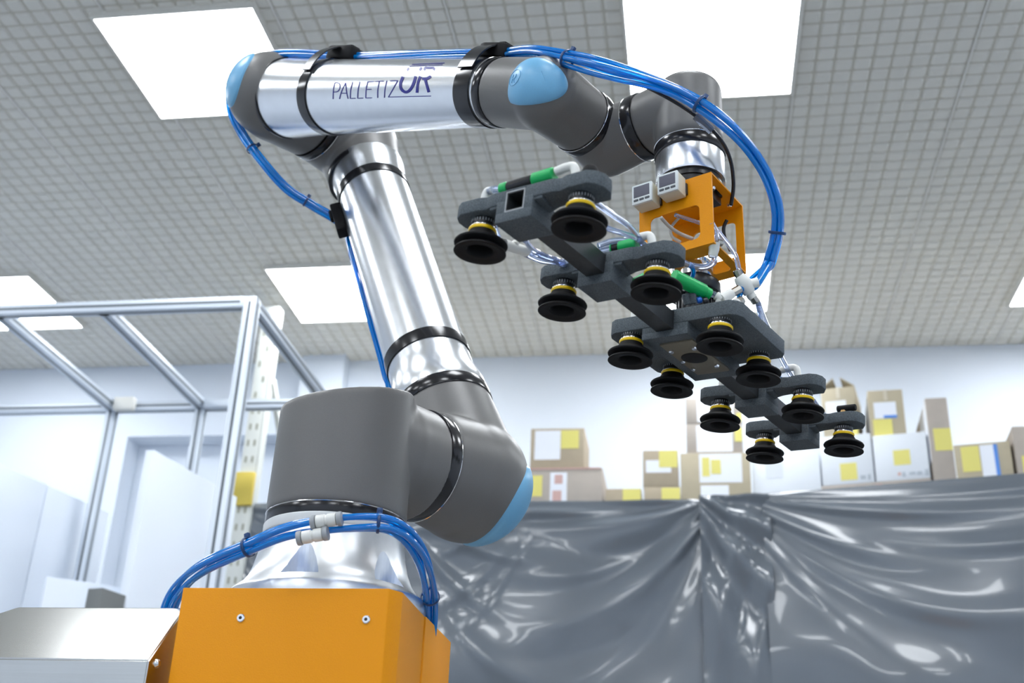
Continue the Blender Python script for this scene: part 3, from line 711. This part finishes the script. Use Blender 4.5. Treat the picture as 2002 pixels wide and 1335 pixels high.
# ------------------------------------------------------------------ blue hose loop in front of the base
def wy(px, py, y): return onY(px, py, y)
lp = [wy(318, 1260, 1.50), wy(329, 1195, 1.485), wy(352, 1148, 1.465), wy(400, 1108, 1.43), wy(485, 1070, 1.40), wy(560, 1040, 1.385), wy(640, 1026, 1.38), wy(740, 1022, 1.39), wy(790, 1042, 1.41), wy(822, 1085, 1.46), wy(838, 1140, 1.53), wy(841, 1195, 1.60), wy(835, 1262, 1.64)]
lpth = catmull(lp, 12)
offs = [(-.0045, -.004), (.0045, -.004), (.0042, .0045), (-.0045, .004)]
for k, (a, b) in enumerate(offs):
    bm = bmesh.new()
    def off(t, a=a, b=b, k=k):
        s = 1.25 + .5 * math.exp(-((t - .52) / .1) ** 2); tw_ = .8 * math.sin(4 * t + .5)
        return (s * (a * math.cos(tw_) - b * math.sin(tw_)), s * (a * math.sin(tw_) + b * math.cos(tw_)))
    tube(bm, lpth, .0042, 12, off)
    tag(obj('air_hose', bm, M_BLUE, None, 180), 'blue air hose looping in front of the robot base', 'hose', 'blue hoses looping over the base')
def ltie(px, py, r, lab):
    best = min(range(1, len(lpth) - 1), key=lambda i: ((lambda c: (CX + FPX * c.x / -c.z - px) ** 2 + (CY - FPX * c.y / -c.z - py) ** 2)(M.transposed() @ lpth[i])))
    tie(lpth[best], lpth[best + 1] - lpth[best - 1], r, lab)
ltie(488, 1072, .0125, 'dark blue cable tie on the base hose loop, left of the white couplings')
ltie(737, 1020, .0125, 'dark blue cable tie on the base hose loop, right of the white couplings')
ltie(842, 1168, .0125, 'dark blue cable tie low on the right side of the base hose loop')
def coupling(a, b, lab):
    a, b = V(a), V(b); d = (b - a).normalized(); L = (b - a).length
    t = thing('hose_coupling', lab, 'coupling', (a + b) / 2)
    bm = bmesh.new(); lathe(bm, [(.004, .003), (.0080, .004), (.0083, .006), (.0083, L * .44), (.0070, L * .48), (.0070, L * .52), (.0083, L * .56), (.0083, L - .006), (.0080, L - .004), (.004, L - .003)], frame(a, d), 32); obj('body', bm, M_WHITEP, t)
    for s in (0, 1):
        q = a + d * (L * s)
        bm = bmesh.new(); lathe(bm, [(.0045, -.003), (.0088, -.003), (.0092, -.0015), (.0092, .0015), (.0088, .003), (.0045, .003)], frame(q, d), 32); obj('release_ring', bm, M_FITGREY, t)
coupling(wy(613, 1021, 1.366), wy(664, 1014, 1.366), 'white push-in coupling on the base hose loop, the upper of the two')
coupling(wy(586, 1052, 1.366), wy(637, 1043, 1.366), 'white push-in coupling on the base hose loop, the lower of the two')

# ------------------------------------------------------------------ vacuum gripper
ang = math.radians(63.6); gd = V((math.cos(ang), math.sin(ang), 0)); ed = V((gd.y, -gd.x, 0))
GT = V((.0145, 1.4672, 0))
G = Matrix((ed, gd, Z)).transposed().to_4x4(); G.translation = GT       # x = across, y = along, z = up
tilt = Matrix.Translation((0, 0, .69)) @ Matrix.Rotation(math.radians(4.5), 4, 'Y') @ Matrix.Translation((0, 0, -.69))
G2 = G @ tilt
gr = thing('vacuum_gripper', 'long vacuum gripper, grey brackets on a black rail with twelve black suction cups', 'gripper', G2 @ V((0, 0, .70)))
def gobj(name, bm, m, par=gr, smooth=35): bmesh.ops.transform(bm, matrix=G2, verts=bm.verts); return obj(name, bm, m, par, smooth)
RX = -.0075
rows = [-.404, -.231, -.060, .060, .217, .383]; CW = .066
# rail: square tube in three visible lengths
def rail(y0, y1):
    bm = bmesh.new(); h = .0125; q = .0105
    outer = [(-h, -h), (h, -h), (h, h), (-h, h)]; inner = [(-q, -q), (q, -q), (q, q), (-q, q)]
    R_ = [[bm.verts.new((x + RX, y, z + .691)) for x, z in lst] for lst, y in ((outer, y0), (inner, y0), (outer, y1), (inner, y1))]
    for k in range(4):
        j = (k + 1) % 4
        bm.faces.new([R_[0][k], R_[0][j], R_[2][j], R_[2][k]]); bm.faces.new([R_[1][k], R_[1][j], R_[3][j], R_[3][k]])
        bm.faces.new([R_[0][k], R_[0][j], R_[1][j], R_[1][k]]); bm.faces.new([R_[2][k], R_[2][j], R_[3][j], R_[3][k]])
    gobj('rail', bm, M_CARBON)
RYS = -.4255
rail(RYS, .40)
bm = bmesh.new()      # pale rim of the open rail end
for x0, x1, z0, z1 in ((-.0125, .0125, .7025, .7038), (-.0125, .0125, .6782, .6795), (-.0128, -.0115, .6782, .7038), (.0115, .0128, .6782, .7038)): box(bm, I4, (x0 + RX, RYS - .0006, z0), (x1 + RX, RYS + .001, z1))
gobj('rail_end_rim', bm, M_FITGREY)
bm = bmesh.new(); box(bm, I4, (-.0104 + RX, RYS + .03, .6806), (.0104 + RX, RYS + .034, .7014)); gobj('rail_plug', bm, M_BLACK)
def mirror(poly): return poly + [(-x, y) for x, y in reversed(poly)]
# front bracket needs an opening for the rail: bar built in three pieces fused as one part
def bar(bm, y0, y1, Bz, T, octo, y):
    """left and right halves of a bracket with octagonal pads, meeting over the rail"""
    for sg in (1, -1):
        xi = .0128 + sg * RX
        half = [(xi, -y0)] + octo(y0, y1) + [(xi, y1)]
        q = [(sg * x, y + yy) for x, yy in half]
        prism(bm, I4, q if sg > 0 else q[::-1], Bz, T, .0014)
    box(bm, Matrix.Translation((RX, y, 0)), (-.0145, -y0, .7038), (.0145, y1, T), .0008)
def block(bm, y, y0, y1, w_, cb, Bz):
    for lo, hi in (((-w_, -y0, cb), (w_, y1, .6782)), ((-w_, -y0, .6775), (-.0128, y1, Bz + .003)), ((.0128, -y0, .6775), (w_, y1, Bz + .003))):
        box(bm, Matrix.Translation((RX, y, 0)), lo, hi, .001)
for yy in (rows[0], rows[1], rows[4], rows[5]):
    bm = bmesh.new()
    bar(bm, .022, .022, .690, .7068, lambda a, b: [(.040, -a), (.050, -a + .003), (.060, -a), (.084, -a), (.093, -a + .006), (.098, -a + .016), (.098, b - .014), (.090, b), (.056, b), (.044, b - .012), (.030, b - .010)], yy)
    # thickened roots of the arms beside the centre block
    for sg in (1, -1):
        q = [(RX + sg * .020, yy - .0205), (RX + sg * .036, yy - .0205), (RX + sg * .030, yy + .010), (RX + sg * .020, yy + .016)]
        prism(bm, I4, q if sg > 0 else q[::-1], .6865, .692, .0015)
    o = gobj('cross_bracket', bm, M_PRINT)
    bm = bmesh.new(); block(bm, yy, .0226, .026, .0245, .666, .690); gobj('centre_block', bm, M_PRINT, o)
# broad middle bracket with four pads
yA, yB = -.076, .084
bm = bmesh.new()
bar(bm, -yA, yB, .686, .7068, lambda a, b: [(.084, -a), (.093, -a + .006), (.098, -a + .016), (.098, b - .012), (.090, b)], 0)
o = gobj('cross_bracket', bm, M_PRINT)
bm = bmesh.new(); block(bm, 0, -yA - .001, yB - .001, .034, .669, .687); gobj('centre_block', bm, M_PRINT, o)
bm = bmesh.new(); box(bm, I4, (-.0245, -.056, .6662), (.0245, .057, .6698), .0008); pl = gobj('under_plate', bm, M_OLIVE)
bm = bmesh.new(); lathe(bm, [(.0, 0), (.017, 0), (.018, .0005), (.018, .001)], Matrix.Translation((0, -.002, .6654)), 40); gobj('bore', bm, M_BLACKM, pl)
for x, y in ((-.017, -.036), (.017, -.036), (-.018, .030), (.018, .030), (-.018, .0)):
    bm = bmesh.new(); lathe(bm, [(0, -.004), (.0032, -.004), (.0036, -.003), (.0036, .0), (.0, .0)], Matrix.Translation((x, y, .6663)), 6); gobj('screw', bm, M_CHROME, pl)
# olive lug and clamp screws on the rail sides are too small; suction cups next
cup_me = {}
def cup_meshes():
    def mk(key, prof, m, seg=48):
        bm = bmesh.new(); lathe(bm, prof, I4, seg, close=False); bmesh.ops.recalc_face_normals(bm, faces=bm.faces)
        me = bpy.data.meshes.new(key); bm.to_mesh(me); bm.free(); me.materials.append(m)
        for q in me.polygons: q.use_smooth = True
        me.set_sharp_from_angle(angle=math.radians(40)); cup_me[key] = me
    mk('suction_cup', [(.0, .0255), (.0150, .0255), (.0158, .0235), (.0178, .0205), (.0186, .0180), (.0245, .0150), (.0298, .0118), (.0309, .0100), (.0305, .0086), (.0260, .0068), (.0222, .0056), (.0226, .0044),
                       (.0272, .0028), (.0298, .0008), (.0301, -.0005), (.0275, -.0012), (.0235, .0002), (.0165, .0012), (.0150, .003), (.0150, .012), (.0135, .016), (.0, .016)], M_BLACKM)
    mk('yellow_ring', [(.0125, .0250), (.0156, .0250), (.0163, .0262), (.0163, .0282), (.0155, .0292), (.0125, .0292)], M_YEL)
    mk('metal_ring', [(.012, .0290), (.0150, .0290), (.0153, .0298), (.0150, .0308), (.012, .0308)], M_CHROME)
    mk('neck', [(.0, .044), (.0118, .044), (.0118, .0395), (.0138, .0385), (.0138, .0308), (.0, .0308)], M_BLACK)
    bm = bmesh.new()
    for k in range(26):
        a = 2 * math.pi * k / 26; box(bm, Matrix.Rotation(a, 4, 'Z'), (.0128, -.0005, .0352), (.0143, .0005, .0385))
    me = bpy.data.meshes.new('serration'); bm.to_mesh(me); bm.free(); me.materials.append(M_FITGREY); cup_me['serration'] = me
cup_meshes()
k = 0
for y in rows:
    for s in (-1, 1):
        mt = G2 @ Matrix.Translation((s * CW, y, .6485))
        Rm = Matrix.Translation(-gr.location) @ mt
        c = bpy.data.objects.new('suction_cup', cup_me['suction_cup']); C.objects.link(c); c.parent = gr; c.matrix_basis = Rm
        for key in ('yellow_ring', 'metal_ring', 'neck', 'serration'):
            d = bpy.data.objects.new(key, cup_me[key]); C.objects.link(d); d.parent = c
# hollow coupler between cage and gripper
bm = bmesh.new(); lathe(bm, [(0, .812), (.026, .812), (.026, .803), (.030, .803), (.030, .784), (0, .784)], I4, 64); 
bmesh.ops.transform(bm, matrix=G, verts=bm.verts); obj('steel_collar', bm, M_CHROME, gr)
bm = bmesh.new(); lathe(bm, [(0, .784), (.027, .784), (.027, .779), (.036, .778), (.037, .776), (.037, .763), (.036, .761), (.024, .760), (.024, .722), (.030, .720), (.030, .711), (0, .711)], I4, 64)
bmesh.ops.transform(bm, matrix=G, verts=bm.verts); cpl = obj('coupler', bm, M_BLACK, gr)
bm = bmesh.new(); box(bm, G, (-.046, -.052, .7072), (.046, .050, .719), .003); obj('base_block', bm, M_BLACKM, cpl)
bm = bmesh.new()
for k in range(18):
    a = 2 * math.pi * k / 18; box(bm, G @ Matrix.Rotation(a, 4, 'Z'), (.0235, -.0018, .726), (.026, .0018, .757), .0004)
obj('ribs', bm, M_BLACKG, cpl)

def gp(x, y, z): return G2 @ V((x, y, z))
def pil(a, b, r, m, par, nm='sleeve', seg=24, ch=.0012):
    bm = bmesh.new(); cyl(bm, a, b, r, None, seg, ch); return obj(nm, bm, m, par)
# vacuum filters / ejectors lying on the brackets
def ejector(a, b, r=.0080, cuts=(.0, .14, .62, 1.0)):
    a, b = V(a), V(b); L = b - a
    o = pil(a + L * cuts[1], a + L * cuts[2], r * .92, M_BLACKG, gr, 'vacuum_ejector')
    pil(a, a + L * cuts[1], r, M_GREEN, o, 'green_sleeve'); pil(a + L * cuts[2], b, r * 1.08, M_GREEN, o, 'green_sleeve')
    return o
y1 = rows[0]
ejector(gp(-.038, y1 - .010, .717), gp(.034, y1 - .010, .7195))
ejector(gp(.006, rows[1] - .008, .717), gp(.040, rows[1] - .008, .717), .0075, (0, .02, .30, 1))
pil(gp(-.040, rows[1] - .008, .716), gp(.006, rows[1] - .008, .717), .0048, M_CLEAR, gr, 'clear_tube_end')
def elbow(name, pts, r, m, par=gr):
    bm = bmesh.new(); tube(bm, catmull([gp(*q) for q in pts], 8), r, 16); return obj(name, bm, m, par, 60)
for y, sgn in ((rows[0], 1), (rows[1], 1), (rows[4], 1)):
    e_ = elbow('elbow_fitting', [(.036, y - .010, .7225), (.050, y - .010, .7245), (.059, y - .009, .722), (.062, y - .008, .704)], .0052, M_WHITEP)
    e_ = elbow('elbow_fitting', [(-.050, y - .010, .7205), (-.059, y - .010, .7195), (-.063, y - .009, .704)], .0046, M_WHITEP)
elbow('elbow_fitting', [(-.064, rows[2], .704), (-.064, rows[2], .722), (-.060, rows[2], .728)], .0048, M_WHITEP)
bm = bmesh.new(); lathe(bm, [(0, .705), (.007, .705), (.0095, .709), (.0095, .714), (.007, .719), (0, .721)], Matrix.Translation((.078, rows[0] - .006, 0)), 20); gobj('black_plug', bm, M_BLACKM)
bm = bmesh.new(); lathe(bm, [(0, .709), (.005, .709), (.005, .716), (0, .716)], Matrix.Translation((.066, rows[5], 0)), 20); gobj('brass_base', bm, mat('brass', (.55, .35, .15), .3, 1))
bm = bmesh.new(); cyl(bm, (.056, rows[5], .7195), (.086, rows[5], .7195), .0055, .0055, 16, .001); gobj('valve_body', bm, M_BLACKM)
# big green handle-like ejector beside the coupler
pil(W(1316, 540, 1.535), W(1376, 570, 1.555), .0098, M_GREEN, gr, 'green_ejector'); pil(W(1376, 570, 1.555), W(1388, 577, 1.557), .0084, M_GREEN, gr, 'green_ejector')
pil(W(1386, 573, 1.556), W(1400, 577, 1.556), .0045, M_CLEAR, gr, 'clear_tube_end'); pil(W(1399, 577, 1.556), W(1411, 585, 1.555), .0060, M_WHITEP, gr, 'white_collar')
pil(W(1242, 552, 1.445), W(1262, 541, 1.455), .0060, M_GREEN, gr, 'green_ejector')
pil(W(1500, 660, 1.64), W(1508, 682, 1.655), .0065, M_GREEN, gr, 'green_ejector')
# white Y fittings where the blue hoses arrive
def bulb(pts, r, m=M_WHITEP, nm='hose_fitting'):
    bm = bmesh.new(); tube(bm, catmull(pts, 8), r, 18); return obj(nm, bm, m, gr, 60)
y_ = bulb([W(1444, 540, 1.585), W(1455, 555, 1.585), W(1466, 574, 1.585)], lambda t: .0074 + .0035 * math.sin(t * 3.0))
bulb([W(1466, 556, 1.585), W(1482, 552, 1.585)], .0070)
bulb([W(1466, 574, 1.585), W(1472, 582, 1.585)], .0066)
for a, b, r in (((1440, 527), (1448, 543), .0062), ((1470, 578), (1480, 592), .0064)): pil(W(*a, 1.585), W(*b, 1.585), r, mat('nickel_brass', (.42, .40, .36), .25, 1), gr, 'metal_collar', 8)
for (ax_, ay_), (bx_, by_), (cx_, cy_) in (((1409, 586), (1430, 574), (1447, 564)), ((1424, 603), (1442, 592), (1452, 586))):
    bulb([W(ax_, ay_, 1.555), W((ax_ + bx_) / 2, (ay_ + by_) / 2, 1.56), W(bx_, by_, 1.565)], lambda t: .0085 - .0015 * t)
    pil(W(bx_, by_, 1.565), W(cx_, cy_, 1.57), .0062, mat('nickel_brass', (.42, .40, .36), .25, 1), gr, 'metal_collar', 8)
bulb([W(1406, 602, 1.553), W(1412, 590, 1.553)], .0085)
for a, b, m, r in (((1340, 574), (1345, 596), M_PRINT, .0052), ((1353, 573), (1355, 594), M_PRINT, .0052), ((1362, 588), (1372, 585), mat('blue_button', (.02, .15, .65), .3), .0045), ((1374, 590), (1384, 588), M_BLACK, .0055), ((1334, 556), (1342, 566), M_WHITEP, .0045)):
    pil(W(*a, 1.548), W(*b, 1.548), r, m, gr, 'plug')
# clear hoses
def hose(pts, r=.0036, m=M_CLEAR, lab=None, name='clear_hose', par=gr):
    bm = bmesh.new(); tube(bm, catmull(pts, 10), r, 10); return obj(name, bm, m, par, 180)
hose([gp(-.056, y1 - .010, .7205), gp(-.048, y1 - .010, .7205), gp(-.038, y1 - .010, .717)], .0048)
hose([W(966, 440, 1.345), W(975, 466, 1.35), W(988, 478, 1.355)], .0034)
dvt = W(985, 477, 1.355); dv2 = W(1030, 492, 1.385)
bulb([dvt, W(1008, 485, 1.37), dv2], .0062, nm='inline_valve'); pil(W(1007, 471, 1.365), W(1008, 487, 1.37), .0042, M_WHITEP, gr, 'valve_knob')
hose([dv2, W(1062, 502, 1.41), W(1085, 507, 1.43), W(1110, 521, 1.458)]); hose([W(1028, 497, 1.385), W(1060, 510, 1.41), W(1095, 512, 1.44), W(1118, 506, 1.45)])
hose([W(1025, 468, 1.35), W(1045, 490, 1.39), W(1075, 505, 1.42), W(1106, 521, 1.458)])
hose([W(1160, 392, 1.29), W(1195, 418, 1.33), W(1228, 440, 1.37), W(1247, 462, 1.40), W(1258, 482, 1.417)]); hose([W(1150, 425, 1.31), W(1185, 445, 1.34), W(1215, 455, 1.37), W(1245, 466, 1.40), W(1262, 480, 1.417)])
hose([W(1170, 480, 1.44), W(1195, 472, 1.43), W(1220, 470, 1.425), W(1240, 474, 1.42)], .004)
hose([W(1320, 503, 1.55), W(1345, 517, 1.57), W(1375, 522, 1.58), W(1394, 514, 1.59), W(1398, 497, 1.60)], .0045)
hose([W(1349, 517, 1.57), W(1356, 530, 1.58), W(1352, 545, 1.59), W(1348, 555, 1.59)], .0032, M_BLUE)
hose([W(1482, 592, 1.585), W(1494, 625, 1.62), W(1512, 665, 1.67), W(1530, 705, 1.72), W(1552, 743, 1.757)], .0040)
hose([W(1480, 592, 1.585), W(1487, 620, 1.60), W(1498, 652, 1.63)], .0028)
hose([W(1515, 735, 1.745), W(1530, 742, 1.75), W(1552, 746, 1.757)], .0036, M_BLUE); hose([W(1512, 742, 1.745), W(1532, 750, 1.75), W(1548, 752, 1.757)], .0030, M_CLEAR)
hose([W(1590, 783, 1.81), W(1605, 803, 1.85), W(1617, 817, 1.88)], .0038); hose([W(1540, 808, 1.80), W(1580, 802, 1.84), W(1618, 814, 1.88)], .0030)

# ------------------------------------------------------------------ orange cage with two pressure gauges
cg = thing('mounting_cage', 'small orange sheet metal cage under the tool flange of the robot', 'bracket', G @ V((0, 0, .80)))
cx, cy, z0c, z1c, th = .057, .052, .805, .918, .0025
def cobj(name, bm, m=M_ORANGE, par=cg): bmesh.ops.transform(bm, matrix=G, verts=bm.verts); return obj(name, bm, m, par)
def framep(bm, mt, w0, w1, h0, h1, t, l, r, b, tp, corner=.008):
    """sheet with a rounded window; local x = width, y = height, z = thickness"""
    ix0, ix1, iy0, iy1 = w0 + l, w1 - r, h0 + b, h1 - tp; pts = []
    for cxx, cyy, a0 in ((ix1 - corner, iy0 + corner, -90), (ix1 - corner, iy1 - corner, 0), (ix0 + corner, iy1 - corner, 90), (ix0 + corner, iy0 + corner, 180)):
        pts += [(cxx + corner * math.cos(math.radians(a0 + 22.5 * i)), cyy + corner * math.sin(math.radians(a0 + 22.5 * i))) for i in range(5)]
    outs = [(w1, h0)] * 5 + [(w1, h1)] * 5 + [(w0, h1)] * 5 + [(w0, h0)] * 5
    nn = len(pts); L = []
    for z in (0, t): L.append(([bm.verts.new(mt @ V((x, y, z))) for x, y in pts], [bm.verts.new(mt @ V((*q, z))) for q in ((w1, h0), (w1, h1), (w0, h1), (w0, h0))]))
    for z in (0, 1):
        I_, O_ = L[z]
        for k in range(nn):
            j = (k + 1) % nn; ok, oj = O_[k // 5], O_[j // 5]
            bm.faces.new([I_[k], I_[j], oj, ok] if ok != oj else [I_[k], I_[j], ok])
    for k in range(nn): j = (k + 1) % nn; bm.faces.new([L[0][0][k], L[0][0][j], L[1][0][j], L[1][0][k]])
    for k in range(4): j = (k + 1) % 4; bm.faces.new([L[0][1][k], L[0][1][j], L[1][1][j], L[1][1][k]])
bm = bmesh.new(); framep(bm, frame((0, -cy, 0), (0, 1, 0), (1, 0, 0)) @ Matrix.Scale(-1, 4, (0, 1, 0)), -cx, cx, z0c, z1c, th, .017, .020, .013, .046); cobj('front_plate', bm)
bm = bmesh.new(); framep(bm, frame((0, cy - th, 0), (0, 1, 0), (1, 0, 0)) @ Matrix.Scale(-1, 4, (0, 1, 0)), -cx, cx, z0c, z1c, th, .034, .012, .030, .024); cobj('rear_plate', bm)
bm = bmesh.new(); framep(bm, Matrix.Translation((0, 0, z1c - th)), -cx, cx, -cy + th, cy - th, th, .045, .012, .024, .034); cobj('top_plate', bm)
bm = bmesh.new(); box(bm, I4, (-.046, -.030, .9182), (.046, .030, .936), .001); lathe(bm, [(0, .918), (.044, .918), (.044, .9355), (0, .9355)], I4, 48); cobj('adapter_plate', bm, M_BLACK)
bm = bmesh.new(); framep(bm, Matrix.Translation((0, 0, z0c)), -cx, cx, -cy + th, cy - th, th, .014, .012, .026, .018); cobj('bottom_plate', bm)
bm = bmesh.new(); box(bm, I4, (.014, -.030, .901), (.042, .012, .9150), .002); cobj('inner_block', bm, M_BLACK)
for x, y in ((.044, .034), (.044, -.02)):
    bm = bmesh.new(); lathe(bm, [(0, z1c - .008), (.003, z1c - .008), (.0045, z1c - .004), (.0045, z1c - th)], Matrix.Translation((x, y, 0)), 12); cobj('bolt', bm, M_CHROME)
def gauge(xc, zc_, lab):
    h = .0155; d0 = -cy - .004; d1 = -cy - .0305
    t = thing('pressure_gauge', lab, 'gauge', G @ V((xc, -cy - .015, zc_)))
    def go(nm, bm, m, par=t): bmesh.ops.transform(bm, matrix=G, verts=bm.verts); return obj(nm, bm, m, par)
    bm = bmesh.new(); box(bm, I4, (xc - h, d1 + .004, zc_ - h), (xc + h, d0, zc_ + h), .0012); go('body', bm, mat('ivory_plastic', (.60, .58, .47), .5))
    bm = bmesh.new(); box(bm, I4, (xc - h - .0006, d1, zc_ - h - .0006), (xc + h + .0006, d1 + .005, zc_ + h + .0006), .002); fcp = go('bezel', bm, mat('pale_grey_bezel', (.66, .70, .70), .4))
    bm = bmesh.new(); box(bm, I4, (xc - .0125, d1 - .0004, zc_ - .0055), (xc + .0125, d1 + .001, zc_ + .0125), .0003); go('display', bm, M_SCREEN, fcp)
    for k in (-1, 0, 1):
        bm = bmesh.new(); box(bm, I4, (xc + k * .0088 - .0038, d1 - .0012, zc_ - .0118), (xc + k * .0088 + .0038, d1 + .001, zc_ - .0082), .0011); go('button', bm, mat('dark_button', (.07, .08, .09), .4), fcp)
    bm = bmesh.new(); box(bm, I4, (xc - .010, d0 - .001, zc_ - .010), (xc + .010 + .007, d0 + .0042, zc_ + .008), .001); go('rear_clip', bm, M_BLACK, t)
    bm = bmesh.new(); lathe(bm, [(0, .03), (.004, .03), (.004, 0), (0, 0)], frame((xc, -cy - .006, zc_ - .004), (0, 1, 0)), 12); go('rear_port', bm, M_WHITEP, t)
gauge(-.0365, .8975, 'square pale pressure gauge with display, left one on the orange cage')
gauge(.0040, .9015, 'square pale pressure gauge with display, right one on the orange cage')
# thin tubes inside the cage
def chose(pts, r, m, name, par=cg): bm = bmesh.new(); tube(bm, catmull(pts, 10), r, 8); return obj(name, bm, m, par, 180)
mgy = mat('grey_cable', (.42, .42, .40), .5)
chose([W(1292, 425, 1.62), W(1308, 442, 1.63), W(1328, 456, 1.64), W(1355, 467, 1.64)], .0026, mgy, 'grey_cable')
chose([W(1328, 425, 1.66), W(1312, 445, 1.66), W(1314, 462, 1.65), W(1330, 473, 1.64)], .0022, mgy, 'grey_cable')
chose([W(1320, 420, 1.64), W(1345, 428, 1.65), W(1372, 437, 1.66), W(1394, 445, 1.67)], .0030, M_CLEAR, 'clear_hose')
chose([W(1391, 436, 1.60), W(1400, 455, 1.60), W(1402, 478, 1.60)], .0042, M_CLEAR, 'clear_hose')
chose([W(1402, 450, 1.62), W(1424, 478, 1.60), W(1438, 500, 1.59), W(1446, 534, 1.585)], .0034, M_CLEAR, 'clear_hose')
chose([W(1421, 430, 1.66), W(1415, 445, 1.66), W(1417, 465, 1.66), W(1428, 490, 1.67)], .0026, M_BLACKG, 'black_cable')
# white fitting at the cage corner
bm = bmesh.new(); tube(bm, [W(1396, 474, 1.595), W(1396, 488, 1.595), W(1393, 500, 1.595)], lambda t: .0082 - .002 * t, 16); wf = obj('hose_fitting', bm, M_WHITEP, cg)
pil(W(1393, 498, 1.595), W(1392, 505, 1.595), .0058, M_CHROME, wf, 'metal_collar', 8)
pil(W(1402, 473, 1.597), W(1412, 476, 1.60), .0050, mat('nickel_brass', (.42, .40, .36), .25, 1), wf, 'metal_collar', 8)
for q in list(bpy.data.objects):
    if '_w' in q: del q['_w']
